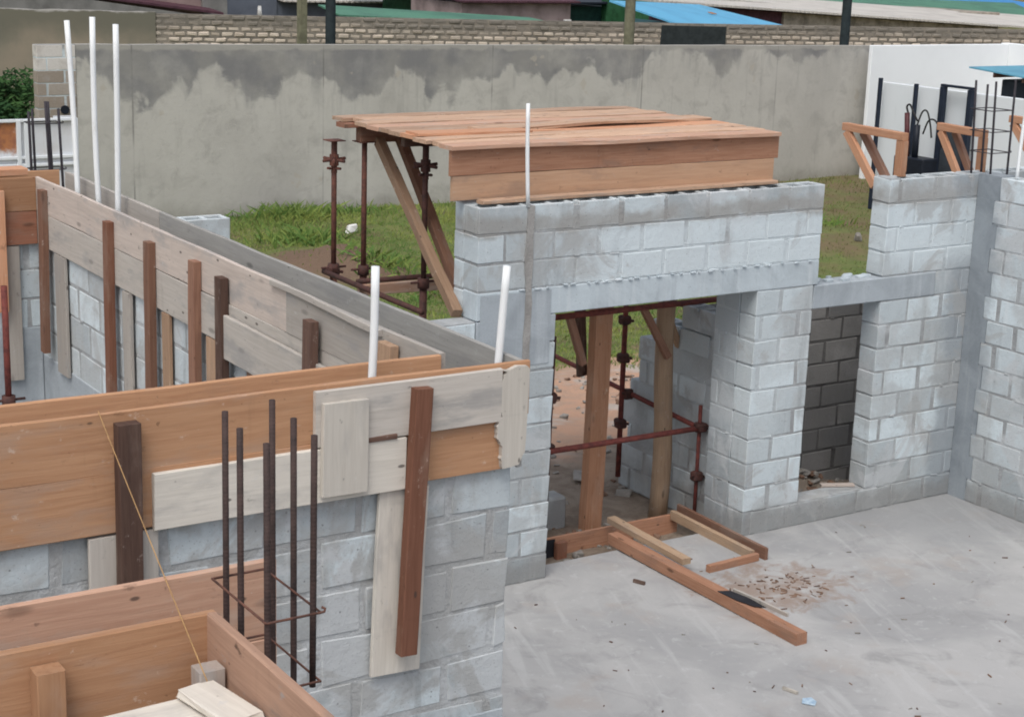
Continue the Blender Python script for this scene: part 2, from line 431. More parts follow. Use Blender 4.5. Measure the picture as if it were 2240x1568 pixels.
# ---- plastered boundary wall with damp render near its top
def fence_mat():
    t = NT('stained_render'); p = t.pos(); x, y, z = t.sep(p)
    n = t.noise(p, .7, 5, .6)
    c = t.mix(t.ramp(n, .35, .65), (.45, .435, .40), (.515, .50, .46))
    c = t.mix(t.ramp(t.noise(p, 2.6, 6, .68, .5), .48, .72, 0, .6), c, (.35, .335, .31))
    c = t.mix(t.ramp(t.noise(t.vmul(p, (3.5, 1, .35)), 1., 5, .65), .56, .74, 0, .5), c, (.30, .29, .27))
    c = t.mix(t.ramp(t.noise(p, 14, 4, .7), .55, .75, 0, .3), c, (.30, .29, .27))
    # damp patches: soft scallops hanging from the top
    px_ = t.n('ShaderNodeCombineXYZ'); t.link(x, px_.inputs[0]); t.link(t.math('MULTIPLY', z, .55), px_.inputs[2])
    big = t.noise(px_.outputs[0], .8, 3, .55)
    sm = t.noise(p, 2.1, 4, .6, .6)
    h = t.math('ADD', t.math('MULTIPLY', big, 2.5), t.math('MULTIPLY', sm, .75))
    m = t.math('ADD', t.math('SUBTRACT', z, 3.03), h)
    right = t.ramp(x, 18.5, 22.5, 0., .42)
    m = t.math('SUBTRACT', m, right)
    dk = t.mix(t.ramp(t.noise(p, 1.6, 4), .4, .62), (.195, .195, .20), (.25, .245, .235))
    c = t.mix(t.math('MULTIPLY', t.ramp(m, .52, .70, 0, 1), t.ramp(t.noise(p, 1.1, 5, .6), .3, .6, .5, .9)), c, dk)
    rn = t.noise(t.vmul(p, (2.4, 1, .25)), 1.3, 4, .6)
    c = t.mix(t.math('MULTIPLY', t.ramp(rn, .52, .7, 0, .4), t.ramp(m, .0, .6)), c, dk)
    c = t.mix(t.ramp(t.math('ADD', t.math('SUBTRACT', z, t.math('MULTIPLY', x, -.008)), t.math('MULTIPLY', sm, .2)), 2.80, 2.86, 0, .7), c, (.40, .385, .35))
    c = t.mix(t.ramp(t.noise(p, 1.9, 3), .69, .73, 0, .6), c, (.44, .40, .34))
    # rising damp at the foot and board-joint lines
    c = t.mix(t.ramp(t.math('ADD', z, t.math('MULTIPLY', sm, .6)), .35, -.1, 0, .5), c, (.20, .185, .155))
    fr = t.math('FRACT', t.math('DIVIDE', t.math('SUBTRACT', x, 12.1), 3.62))
    ln = t.ramp(t.math('ABSOLUTE', t.math('SUBTRACT', fr, .5)), .0022, .006, 1, 0)
    c = t.mix(t.math('MULTIPLY', ln, t.ramp(t.noise(p, 1.3, 3), .35, .6, .1, .55)), c, (.15, .145, .14))
    t.col(c); t.b.inputs['Roughness'].default_value = .95
    t.bump(t.noise(p, 12, 6, .65), .35, .02)
    return t.mat
M['fence'] = fence_mat()
def far_plaster():
    t = NT('old_brown_render'); p = t.pos(); x, y, z = t.sep(p)
    n = t.noise(p, .8, 5, .6)
    c = t.mix(t.ramp(n, .35, .65), (.27, .23, .175), (.215, .195, .15))
    c = t.mix(t.ramp(t.math('ADD', z, t.math('MULTIPLY', n, .9)), 2.35, 2.95, 0, .85), c, (.13, .128, .10))
    c = t.mix(t.ramp(t.math('ADD', z, t.math('MULTIPLY', t.noise(p, 2.5, 3), .25)), 2.86, 2.92, 0, .8), c, (.46, .44, .42))
    t.col(c); return t.mat
M['farplaster'] = far_plaster()
def brick_mat():
    t = NT('old_pale_brick'); tn = t.attr('tone'); p = t.pos(); z = t.sep(p)[2]
    c = t.mix(t.ramp(tn, 0, 1), (.40, .34, .275), (.60, .52, .43))
    c = t.mix(t.ramp(t.noise(p, 1.1, 5, .6), .48, .68, 0, .55), c, (.22, .20, .17))
    k = t.ramp(t.math('ADD', z, t.math('MULTIPLY', t.noise(p, .9, 4), .5)), 2.62, 2.86, 0, .85)
    c = t.mix(k, c, (.16, .15, .13))
    t.col(c); t.bump(t.noise(p, 22, 5, .7), .8, .02)
    return t.mat
M['brick'] = brick_mat()
M['brickmortar'] = mortar_mat('old_mud_mortar', (.27, .24, .20), (.17, .155, .13))
def white_mat(name, c=(.87, .90, .92)):
    t = NT(name); p = t.pos()
    k = t.mix(t.ramp(t.noise(p, .9, 5, .6), .4, .7, 0, .5), c, tuple(x * .93 for x in c))
    k = t.mix(t.ramp(t.noise(t.vmul(p, (4, 4, .5)), 1., 4), .6, .78, 0, .3), k, tuple(x * .7 for x in c))
    t.col(k); t.b.inputs['Roughness'].default_value = .7; return t.mat
M['white'] = white_mat('white_paint'); M['white2'] = white_mat('pale_grey_paint', (.74, .78, .81))
def pvc():
    t = NT('white_pvc'); g = t.attr('gc', 'Vector')
    c = t.mix(t.ramp(t.noise(g, 9, 4, .6), .55, .75, 0, .5), (.80, .83, .84), (.60, .60, .58))
    t.col(c); t.b.inputs['Roughness'].default_value = .45; return t.mat
M['pvc'] = pvc()
def gate_mat():
    t = NT('rust_stained_white_sheet'); p = t.pos(); x, y, z = t.sep(p)
    c = t.mix(t.ramp(t.noise(p, 2.5, 5, .6), .4, .7), (.66, .69, .72), (.56, .56, .55))
    c = t.mix(t.ramp(t.noise(t.vmul(p, (6, 6, 1)), 1.4, 4), .6, .75, 0, .5), c, (.44, .36, .30))
    d = t.math('MAXIMUM', t.math('DIVIDE', t.math('ABSOLUTE', t.math('SUBTRACT', x, 5.80)), .17), t.math('DIVIDE', t.math('ABSOLUTE', t.math('SUBTRACT', z, 2.28)), .24))
    m = t.math('ADD', d, t.math('MULTIPLY', t.math('SUBTRACT', t.noise(p, 7, 5, .7), .5), 1.3))
    c = t.mix(t.ramp(m, 1.0, .55, 0, .95), c, t.mix(t.ramp(t.noise(p, 12, 4), .4, .65), (.42, .16, .05), (.28, .10, .045)))
    t.col(c); t.b.inputs['Roughness'].default_value = .6; return t.mat
M['gate'] = gate_mat()
def sheet(name, c, c2=None, axis=0, pitch=.16, rough=.55, bump=.5):
    """painted corrugated roofing sheet"""
    t = NT(name); o = t.obj(); x = t.sep(o)[axis]
    k = t.mix(t.ramp(t.noise(o, .8, 5, .6), .4, .68), c, c2 or tuple(q * .72 for q in c))
    k = t.mix(t.ramp(t.noise(t.vmul(o, (3, .6, 3)), 1.5, 4), .6, .75, 0, .35), k, tuple(q * .5 for q in c))
    t.col(k); t.b.inputs['Roughness'].default_value = rough
    t.bump(t.math('SINE', t.math('MULTIPLY', x, 2 * PI / pitch)), bump, .03)
    return t.mat
M['blue'] = sheet('sky_blue_sheet', (.13, .42, .65), (.11, .36, .58))
M['blue2'] = sheet('strong_blue_sheet', (.05, .26, .60), (.05, .22, .5))
M['canopyblue'] = sheet('faded_blue_sheet', (.13, .36, .48), (.10, .28, .40))
M['greensheet'] = sheet('green_sheet', (.085, .23, .15), (.06, .16, .11))
M['greyroof'] = sheet('grey_asbestos_sheet', (.45, .43, .40), (.33, .315, .29), 0, .2)
M['paleroof'] = sheet('pale_zinc_sheet', (.58, .55, .50), (.47, .44, .40), 0, .2)
M['maroon'] = simple('maroon_wall', (.10, .045, .06), .85)
M['teal'] = simple('dark_teal_wall', (.02, .075, .085), .8)
M['dkgreen'] = simple('dark_green_paint', (.015, .055, .045), .7)
M['green'] = simple('green_paint', (.03, .115, .05), .7)
M['bluegrey'] = simple('blue_grey_wall', (.145, .165, .205), .85, var=.15, sc=1.5)
M['pinkwall'] = simple('faded_pink_wall', (.34, .245, .23), .9, var=.25, sc=1.2)
M['pinktin'] = simple('greyish_pink_sheet', (.40, .315, .305), .8, var=.3, sc=1.2)
M['greywall'] = simple('grey_render', (.24, .235, .225), .95, var=.25, sc=1.5)
M['plankwall'] = simple('beige_panels', (.40, .355, .295), .9, var=.35, sc=3.)
M['black'] = simple('black_steel', (.012, .016, .026), .5, var=.2)
M['navy'] = simple('dark_navy_steel', (.018, .026, .045), .55, var=.2)
M['cabin'] = simple('dark_grey_cabin', (.05, .06, .072), .7, var=.2)
M['blackpaint'] = simple('black_tar_paint', (.03, .038, .04), .8)
M['olive'] = simple('olive_grey_pole', (.20, .195, .13), .9)
M['poledark'] = simple('dark_pole', (.03, .042, .046), .8)
M['orangespot'] = simple('orange_sign', (.55, .22, .06), .7)
M['whitething'] = simple('white_plastic', (.78, .78, .76), .5)
M['bark'] = simple('bark', (.10, .075, .05), .95)
M['rubber'] = simple('black_hose', (.02, .02, .022), .5)
M['tar'] = simple('tar_paper', (.028, .028, .034), .8)
M['stone'] = mortar_mat('rubble_stone', (.36, .34, .31), (.22, .205, .185))
M['chip'] = wood('wood_chip', (.27, .175, .125), (.14, .085, .062), (.3, .2, .15), .3)
M['shard'] = simple('blue_white_plastic', (.50, .62, .72), .3, c2=(.25, .38, .52), sc=25)
M['string'] = simple('builders_line', (.50, .30, .13), .8)

# ------------------------------------------------------------------ masonry builder
H = .208                                   # one course
def frame_x(x, y):  return (Vector((x, y, 0)), Vector((1, 0, 0)), Vector((0, 1, 0)))
def frame_y(x, y):  return (Vector((x, y, 0)), Vector((0, 1, 0)), Vector((1, 0, 0)))
Z = Vector((0, 0, 1))
def lay(mb, fr, s0, s1, z, T, L=.41, off=0., h=H, g=.0085, jit=.005, c=.005, tone=(.25, 1.), hollow=False, rec=.0035, front_jit=.0015, minpiece=.06, squeeze=.18, vj=.017):
    """one course of blocks from s0 to s1; mortar sits just behind the block faces"""
    o, e, n = fr
    xs = [s0]; k = math.floor((s0 - off) / L) + 1
    while off + k * L < s1 - minpiece:
        q = off + k * L + random.uniform(-.012, .012)
        if q > s0 + minpiece: xs.append(q)
        k += 1
    xs.append(s1)
    gv = [g] + [g + random.uniform(0, vj) for _ in xs[1:-1]] + [g]
    for k, (a, b) in enumerate(zip(xs, xs[1:])):
        tn = random.uniform(*tone)
        fj = random.uniform(-front_jit, front_jit)
        ga, gb = (gv[k] if k else .001), (gv[k + 1] if k + 2 < len(xs) else .001)
        ma, mb_ = a + (0 if k else rec + .004), b - (0 if k + 2 < len(xs) else rec + .004)
        if hollow and b - a > .15:
            w = .035
            for (a0, a1, d0, d1) in [(a + ga, b - gb, 0, w), (a + ga, b - gb, T - w, T)] + [(q - w / 2, q + w / 2, w, T - w) for q in (a + ga + w / 2, (a + b) / 2, b - gb - w / 2)]:
                mb.cbox(o + e * (a0 + a1) / 2 + n * ((d0 + d1) / 2 + fj) + Z * (z + h / 2), e, n, Z, (a1 - a0, d1 - d0, h - g * 2), .005, .002, tn, 0)
            mb.cbox(o + e * (ma + mb_) / 2 + n * (T / 2) + Z * (z + .02), e, n, Z, (mb_ - ma, T - rec * 2, .04), 0.001, 0, .5, 1)
            for q, w_ in ((a, ga),):
                if w_ < .002: continue
                mb.cbox(o + e * q + n * (T / 2) + Z * (z + h * .42), e, n, Z, (w_ * 2 + .02, T - rec * 2 + .004, h * .84), 0.001, 0, .5, 1)
            continue
        mb.cbox(o + e * (a + ga + b - gb) / 2 + n * (T / 2 + fj) + Z * (z + h / 2), e, n, Z, (b - a - ga - gb, T, h - 2 * g), c, jit, tn, 0, True, .12)
        mb.cbox(o + e * (ma + mb_) / 2 + n * (T / 2) + Z * (z + h / 2), e, n, Z, (mb_ - ma, T - 2 * rec, h), .0005, 0, .5, 1)
        for _ in range(2):
            if squeeze and random.random() < squeeze and b - a > .2:
                q = random.uniform(a + .05, b - .05)
                mb.cbox(o + e * q + n * .004 + Z * (z + random.uniform(-.006, .006)), e, n, Z, (random.uniform(.04, .16), .014, random.uniform(.014, .026)), .006, .005, .5, 1)

T = .2
# ================================================================== SETTING
# ---- ground: one sheet out to the horizon, finer in the yard
def dirt_heap(x, y):
    return .42 * math.exp(-((x - 11.6) ** 2 / .7 + (y - 22.6) ** 2 / 1.6))
def gz(x, y):
    b = -.13 if y < 12 else (-.13 - .19 * min(1, (y - 12) / 6))
    b += .05 * mn.noise((x * .5, y * .5, 0)) + .03 * mn.noise((x * 1.9, y * 1.9, 4))
    b += dirt_heap(x, y)
    b += .22 * math.exp(-((x - 20.8) ** 2 / 3 + (y - 21.5) ** 2 / 2.0))
    b += .10 * math.exp(-((x - 9.6) ** 2 / 1.2 + (y - 12.4) ** 2 / .8))
    b += .34 * math.exp(-((x - 9.95) ** 2 / .5 + (y - 10.85) ** 2 / .06))
    return b
xs = sorted(set([-150, -90, -50, -30, -15, -8, -4] + [round(i * .25, 3) for i in range(0, 137)] + [36, 40, 46, 54, 65, 80, 110, 160, 240, 400]))
ys = sorted(set([-60, -30, -15, -6, 0, 4, 8] + [round(10 + i * .25, 3) for i in range(0, 85)] + [33, 36, 40, 46, 54, 65, 80, 110, 160, 240, 400]))
mb = MB()
V = []
for y in ys:
    for x in xs:
        z = gz(x, y) if (0 <= x <= 34 and 10 <= y <= 31) else -.32
        if y < 10.3: z = -.35
        V.append((x, y, z))
nx = len(xs)
F = [(j * nx + i, j * nx + i + 1, (j + 1) * nx + i + 1, (j + 1) * nx + i) for j in range(len(ys) - 1) for i in range(nx - 1)]
mb.add(V, F, None, .5)
setting(mb.build('ground', M['ground'], smooth=True, origin=(0, 0, 0)))

# ---- floor slab of the room
mb = MB(); mb.box(-1.0, 13.2, -3, 10.30, -.30, 0, .006, 0, .5)
setting(mb.build('floor_slab', M['slab'], origin=(0, 0, 0)))

# ================================================================== BLOCK WALLS
Y1 = 10.06
# ---- door wall
wall = thing('block_wall', (8.6, Y1 + T / 2, 0), 'tall whitish block wall with a wide doorway, a narrow window opening and open hollow blocks on top', 'wall')
mb = MB(); fr = frame_x(0, Y1)
DL, DR, WL, WR, XC = 6.91, 8.855, 9.46, 10.23, 11.27
for i in range(14):
    z = i * H; off = .1 if i % 2 else .305
    tone = (.2, 1.) if 3 < i < 12 else (.1, 1.)
    if i == 0: tone = (.0, .25)
    if i == 13: tone = (.15, .95)
    if i == 12: tone = (.2, .95)
    hol = i == 13
    segs = []
    xl = 3.9 if i < 10 else 6.22
    if i < 9: segs = [(xl, DL)]
    elif i == 9: segs = [(xl, 6.22)]
    elif i == 10: segs = []
    if i < 10: segs.append((DR, WL))
    if i == 0: segs[-1] = (DR, XC + .2)
    elif i < 9: segs.append((WR, XC + .2))
    elif i == 9: segs.append((10.87, XC + .2))
    elif i == 10: segs.append((WR, XC + .2))
    else: segs = [(6.22, 9.50), (WR, 13.0)]
    for a, b in segs:
        lay(mb, fr, a, b, z, T, off=off, tone=tone, hollow=hol)
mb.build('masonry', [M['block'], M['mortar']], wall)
mb = MB()
mb.box(6.222, 9.50, Y1 - .001, Y1 + T + .001, 10 * H + .002, 11 * H - .002, .006, .002)
mb.build('door_lintel', M['lintel'], wall)
mb = MB(); mb.box(6.222, DL, Y1 - .002, Y1 + T, 9 * H + .002, 10 * H - .002, .006, .002)
mb.box(6.25, 6.86, Y1 - .006, Y1 - .0025, 8 * H + .05, 11 * H - .02, .002)
mb.build('plaster_patch', M['plaster_blue'], wall)
mb = MB(); mb.box(WL + .002, 10.868, Y1 - .003, Y1 + T, 9 * H + .002, 10 * H - .002, .008, .004)
mb.build('window_lintel', M['plaster_blue'], wall)
mb = MB()
z = 2.89
pts = []
zz = 2.9
while zz > 1.55:
    pts.append((zz, .030 + .014 * mn.noise((zz * 5, 0, 3)), .012 * mn.noise((zz * 3, 4, 1)))); zz -= .08
poly = [(6.655 + o - w, z_) for z_, w, o in pts] + [(6.655 + o + w, z_) for z_, w, o in reversed(pts)]
mb.prism(poly, (0, Y1 - .010, 0), (1, 0, 0), (0, 0, 1), (0, 1, 0), .02)
mb.build('chase_fill', M['chase'], wall)
random.seed(21)
# crumbs of mortar along the lintel's upper edge
mb = MB(); s = 6.6
while s < 9.4:
    mb.cbox((s, Y1 - .006, 11 * H + random.uniform(-.006, .006)), (1, 0, 0), (0, 1, 0), (0, 0, 1), (random.uniform(.015, .06), .016, random.uniform(.008, .016)), .004, .002); s += random.uniform(.04, .16)
s = 9.52
while s < 10.2:
    mb.cbox((s, Y1 + random.uniform(.02, .18), 10 * H + .004), (1, 0, 0), (0, 1, 0), (0, 0, 1), (random.uniform(.03, .10), random.uniform(.02, .06), random.uniform(.015, .035)), .006, .003); s += random.uniform(.03, .08)
mb.build('mortar_crumbs', M['lintel'], wall)

mb = MB(); fr = frame_y(6.222, Y1 + T + .003); random.seed(77)
for i in range(10, 14):
    lay(mb, fr, 0, .13, i * H, .2, off=.5, tone=(.5, 1.) if i < 12 else (.3, .7), hollow=i == 13)
mb.build('left_return', [M['block'], M['mortar']], wall)
# ---- return of the door pier
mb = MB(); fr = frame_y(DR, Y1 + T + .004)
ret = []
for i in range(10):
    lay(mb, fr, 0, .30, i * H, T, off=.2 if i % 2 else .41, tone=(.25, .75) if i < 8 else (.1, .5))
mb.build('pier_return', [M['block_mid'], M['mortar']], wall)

# ---- right-hand wall
wr = thing('block_wall', (XC + T / 2, 8.6, 0), 'whitish block wall at the right edge of the room, running towards the viewer from the dark corner strip', 'wall')
mb = MB(); fr = frame_y(XC, 0); random.seed(11)
for i in range(14):
    off = .05 if i % 2 else .255
    lay(mb, fr, 6.4, 9.80 if i % 2 else 9.85, i * H, T, off=off, tone=(.15, 1.) if i > 1 else (.1, .4), hollow=i == 13)
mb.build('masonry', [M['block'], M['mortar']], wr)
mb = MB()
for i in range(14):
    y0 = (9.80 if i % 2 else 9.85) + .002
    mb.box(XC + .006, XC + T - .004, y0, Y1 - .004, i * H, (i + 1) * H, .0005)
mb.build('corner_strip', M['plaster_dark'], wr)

# ---- long side wall under the left formwork, end wall, back-left wall, near walls
def plain_wall(label, fr, s0, s1, zt0, zt1, T=T, mats=None, tone=(.3, 1.), seed=1, loc=None, band=None, name='block_wall', **kw):
    random.seed(seed)
    w = thing(name, loc, label, 'wall')
    mb = MB(); i0 = int(round(zt0 / H)); z = zt1; i = 0
    while z > zt0 + .01:
        z0 = max(z - H, zt0)
        if not (band and z0 < band): lay(mb, fr, s0, s1, z0, T, off=.1 if i % 2 else .305, tone=tone, h=z - z0, **kw)
        z = z0; i += 1
    mb.build('masonry', mats or [M['block'], M['mortar']], w)
    return w
sw = plain_wall('long block wall of the left room carrying the grey board formwork with white pipes', frame_y(3.482, 0), 5.83, 11.5, 0, 2.88, T=.204, seed=3, loc=(3.59, 8.6, 0), band=1.72)
mb = MB(); mb.box(3.474, 3.687, 5.83, 11.5, 0, 1.86, .004); mb.build('concrete_band', M['plaster_blue'], sw)
ew = plain_wall('rough grey block wall right under the pale patched formwork boards', frame_x(0, 5.625), .2, 3.665, 0, 2.88, T=.205, mats=[M['block_near'], M['mortar_near']], tone=(.15, 1.), seed=12, loc=(2.0, 5.73, 0), g=.011, jit=.010, c=.006, rec=.004, front_jit=.002, squeeze=.1, vj=.016)
mb = MB(); mb.box(3.34, 3.661, 5.616, 5.627, 1.18, 1.56, .003); mb.build('plaster_patch', M['plaster_blue'], ew)
bw = plain_wall('block wall at the far end of the left room under the orange board formwork', frame_x(0, 11.32), 1.8, 3.472, 0, 2.88, seed=5, loc=(2.6, 11.42, 0), tone=(.2, .8), band=1.95)
mb = MB(); mb.box(1.8, 3.47, 11.312, 11.52, 0, 2.055, .004); mb.build('concrete_band', M['plaster_blue'], bw)
plain_wall('low block wall hidden below the nearest orange formwork', frame_x(0, 3.80), -.4, 1.80, 0, 2.65, seed=6, loc=(.7, 3.9, 0))
plain_wall('short block wall below the nearest formwork and the tall rebar cage', frame_y(1.575, 0), 1.4, 3.79, 0, 2.65, seed=7, loc=(1.67, 2.6, 0))

# ---- walls of the porch store behind the door wall
random.seed(15)
st = thing('block_wall', (9.08, 11.5, -.15), 'stepped unfinished grey block wall seen through the doorway behind the round post', 'wall')
mb = MB(); fr = frame_y(8.985, 0)
for i in range(9):
    z = -.12 + i * H
    y1 = [11.95, 11.95, 11.85, 11.95, 11.85, 11.72, 11.74, 11.56, 11.16][i]
    lay(mb, fr, 10.66, y1, z, T, off=.1 if i % 2 else .3, tone=(.2, 1.), hollow=i in (7, 8), front_jit=.008, g=.011)
mb.build('masonry', [M['block'], M['mortar']], st)
random.seed(16)
dw = plain_wall('grey block wall darkened with painted shade, seen through the narrow window opening', frame_x(0, 11.02), 9.20, 11.47, -.15, 1.70, mats=[M['block_shaded'], M['mortar_shaded']], tone=(.0, 1.), seed=16, loc=(10.3, 11.1, -.15))
pp = thing('block_pier', (5.42, 13.1, -.3), 'small white block pier rising behind the long grey formwork board', 'pier')
mb = MB(); random.seed(4)
fr = frame_x(0, 13.0)
for i in range(13):
    lay(mb, fr, 5.2, 5.6, -.28 + i * H, T, L=.42, off=5.2, tone=(.7, 1.), hollow=i == 12)
mb.build('masonry', [M['block'], M['mortar']], pp)

# ================================================================== FORMWORK
ZT = 3.10
def board(th, name, mat, p0, p1, w, t, **k):
    mb = MB(); mb.lumber(p0, p1, w, t, **k); return mb.build(name, M[mat], th)
random.seed(40)
# ---- formwork of the long side wall (runs away from the viewer)
fw = thing('wall_formwork', (3.6, 8.5, 2.6), 'long weathered grey board formwork along the side wall, staked on its left face', 'formwork')
board(fw, 'plank', 'greypink', (3.465, 11.29, ZT - .115), (3.465, 7.35, ZT - .115), .228, .026, warp=.008)
board(fw, 'plank', 'grey', (3.465, 7.34, ZT - .118), (3.465, 5.86, ZT - .115), .228, .026, warp=.008)
board(fw, 'plank', 'grey', (3.466, 11.29, ZT - .345), (3.466, 5.86, ZT - .345), .226, .026, warp=.008)
board(fw, 'plank', 'slabgrey', (3.702, 5.622, ZT - .115), (3.702, 9.62, ZT - .115), .228, .026, warp=.008)
board(fw, 'plank', 'grey', (3.702, 9.63, ZT - .112), (3.702, 11.4, ZT - .112), .228, .026, warp=.008)
board(fw, 'plank', 'slabgrey', (3.703, 5.622, ZT - .345), (3.703, 11.4, ZT - .345), .226, .026, warp=.006)
board(fw, 'splice_plank', 'grey', (3.428, 8.04, 2.700), (3.428, 6.75, 2.690), .235, .024, warp=.008)
board(fw, 'splint', 'grey', (3.442, 7.50, ZT - .012), (3.442, 6.35, ZT - .012), .03, .02, warp=.012)
for (y, zt, zb, m, dx) in [(11.08, 3.04, 1.93, 'brown', 0), (9.80, 3.03, 1.5, 'red', 0), (9.12, 3.02, 1.6, 'brown', 0), (8.45, 3.03, 1.7, 'brown', 0),
                       (8.07, 3.01, 1.75, 'dark', 0), (6.98, 3.01, 2.3, 'dark', -.026), (6.25, 3.06, 2.3, 'tan', -.01)]:
    x = 3.43 + dx
    board(fw, 'stake', m, (x - .012, y, zb), (x, y, zt), .085 if m != 'tan' else .12, .045, up=(0, 1, 0), warp=.010)
for (y, w, m) in [(10.82, .21, 'grey'), (9.57, .13, 'grey'), (8.94, .11, 'tan'), (8.28, .13, 'tan'), (7.75, .12, 'brown'), (7.2, .14, 'brown')]:
    board(fw, 'upright_board', m, (3.458, y, 1.83), (3.458, y, 2.635), w, .022, up=(0, 1, 0))
# ---- formwork of the end wall (pale patched boards)
fe = thing('wall_formwork', (2.1, 5.73, 2.6), 'orange board formwork patched with pale boards and cleats above the rough block wall', 'formwork')
board(fe, 'plank', 'fresh', (.2, 5.606, 2.998), (3.722, 5.606, 2.992), .228, .026, warp=.006)
board(fe, 'plank', 'fresh', (.2, 5.606, 2.768), (3.60, 5.606, 2.768), .226, .026, warp=.006)
board(fe, 'plank', 'fresh', (.2, 5.855, 2.995), (3.448, 5.855, 2.985), .226, .026, warp=.006)
board(fe, 'plank', 'fresh', (.2, 5.856, 2.765), (3.44, 5.856, 2.765), .226, .026, warp=.006)
board(fe, 'pale_board', 'grey', (2.74, 5.579, 2.982), (3.575, 5.579, 2.978), .222, .024, warp=.005)
board(fe, 'pale_board', 'pale', (2.095, 5.579, 2.755), (3.135, 5.579, 2.755), .216, .024, warp=.004, ragged=.004)
mb = MB(); random.seed(5)
ctl = [(3.525, 3.095), (3.548, 3.085), (3.53, 3.06), (3.519, 3.02), (3.516, 2.97), (3.524, 2.93), (3.534, 2.90), (3.520, 2.885), (3.508, 2.86), (3.512, 2.81), (3.526, 2.785), (3.540, 2.77), (3.534, 2.72), (3.542, 2.675)]
lft = []
for (x0_, z0_), (x1_, z1_) in zip(ctl, ctl[1:]):
    for q in range(4): lft.append((x0_ + (x1_ - x0_) * q / 4 + random.uniform(-.0035, .0035), z0_ + (z1_ - z0_) * q / 4))
poly = lft + [(3.542, 2.675), (3.58, 2.678), (3.622, 2.684), (3.632, 2.71), (3.648, 2.735), (3.652, 2.80), (3.656, 2.95), (3.660, 3.085), (3.648, 3.10), (3.60, 3.105), (3.56, 3.092)]
mb.prism(poly, (.048, 5.568, -.012), (1, 0, 0), (0, 0, 1), (0, 1, 0), .024); mb.build('broken_board', M['pale'], fe)
board(fe, 'short_cleat', 'pale', (2.855, 5.553, 2.675), (2.86, 5.553, 3.045), .195, .024, up=(1, 0, 0), warp=.006)
board(fe, 'stake', 'dark', (1.995, 5.562, 2.1), (1.995, 5.562, 3.07), .085, .055, up=(1, 0, 0), warp=.006)
board(fe, 'stake', 'red', (3.135, 5.540, 1.955), (3.19, 5.545, 3.062), .076, .05, up=(1, 0, 0), warp=.006)
board(fe, 'upright_board', 'pale', (3.115, 5.60, 1.855), (3.145, 5.60, 2.645), .225, .022, up=(1, 0, 0), warp=.005)
board(fe, 'upright_board', 'grey', (1.985, 5.600, 1.9), (1.985, 5.600, 2.645), .26, .022, up=(1, 0, 0), warp=.004)
mb = MB(); mb.lumber((2.96, 5.566, 2.872), (3.09, 5.562, 2.872), .018, .012, warp=.01); mb.build('splinter', M['dark'], fe)
# ---- formwork at the far end of the left room
fb = thing('wall_formwork', (2.7, 11.42, 2.6), 'orange board formwork in the far left corner with a red stake', 'formwork')
board(fb, 'plank', 'fresh', (1.8, 11.287, ZT - .115), (3.448, 11.287, ZT - .115), .228, .026)
board(fb, 'plank', 'red', (1.8, 11.288, ZT - .345), (3.448, 11.288, ZT - .345), .226, .026)
board(fb, 'plank', 'fresh', (1.8, 11.555, ZT - .115), (3.70, 11.555, ZT - .115), .228, .026)
board(fb, 'stake', 'bracket', (3.18, 11.245, 2.2), (3.18, 11.245, 3.02), .085, .05, up=(1, 0, 0))
board(fb, 'upright_board', 'grey', (3.26, 11.292, 1.70), (3.26, 11.292, 2.635), .13, .022, up=(1, 0, 0))
for (x0, x1, y, z, m, lab) in [(2.6, 3.42, 11.42, 3.126, 'bracket', 'orange timber offcut lying across the far left formwork'), (2.6, 3.16, 11.62, 3.140, 'deck', 'smaller orange timber offcut behind another on the far left formwork')]:
    mb = MB(); mb.lumber((x0, y, z), (x1, y, z), .16, .045, up=(0, 1, 0)); tag(mb.build('timber_offcut', M[m]), lab, 'timber', 'offcuts on the far left formwork')
# ---- nearest formwork (bottom left)
fn = thing('wall_formwork', (1.0, 3.7, 2.65), 'nearest orange board formwork in the bottom left corner, turning towards the viewer', 'formwork')
board(fn, 'plank', 'fresh2', (-.4, 4.045, ZT - .115), (1.865, 4.045, ZT - .115), .228, .026, warp=.006)
board(fn, 'plank', 'fresh2', (-.4, 4.046, ZT - .345), (1.865, 4.046, ZT - .345), .226, .026)
board(fn, 'plank', 'fresh', (-.4, 3.783, ZT - .115), (1.575, 3.783, ZT - .118), .228, .026, warp=.006)
board(fn, 'plank', 'fresh', (-.4, 3.783, ZT - .345), (1.575, 3.783, ZT - .345), .226, .026)
board(fn, 'end_plank', 'endwood', (1.560, 3.768, ZT - .115), (1.560, 1.6, ZT - .115), .228, .026, warp=.008)
board(fn, 'end_plank', 'fresh2', (1.560, 3.768, ZT - .345), (1.560, 1.6, ZT - .345), .226, .026)
board(fn, 'stake', 'fresh', (1.128, 3.735, 2.4), (1.128, 3.735, 3.052), .07, .06, up=(1, 0, 0))
board(fn, 'stake', 'greypink', (1.508, 3.66, 2.4), (1.508, 3.66, 3.005), .068, .06, up=(1, 0, 0))
sp = thing('scaffold_board', (1.2, 3.35, 2.92), 'pale cement-crusted scaffold board at the very bottom left', 'board', 'scaffold boards in the near corner')
board(sp, 'board', 'pale', (.7, 3.45, 2.935), (1.452, 3.47, 2.935), .34, .03, up=(0, 1, 0), warp=.006)
mb = MB(); mb.lumber((1.455, 3.63, 2.972), (1.49, 3.40, 2.972), .10, .022, up=(1, 0, 0), warp=.012, ragged=.008)
tag(mb.build('board_offcut', M['pale']), 'short curled pale board offcut beside the nearest stake', 'board')
mb = MB(); mb.lumber((1.38, 3.33, 2.956), (1.53, 3.33, 2.956), .12, .02, up=(0, 1, 0), warp=.01)
tag(mb.build('board_offcut', M['grey']), 'flat grey board offcut at the bottom edge against the brown end plank', 'board')
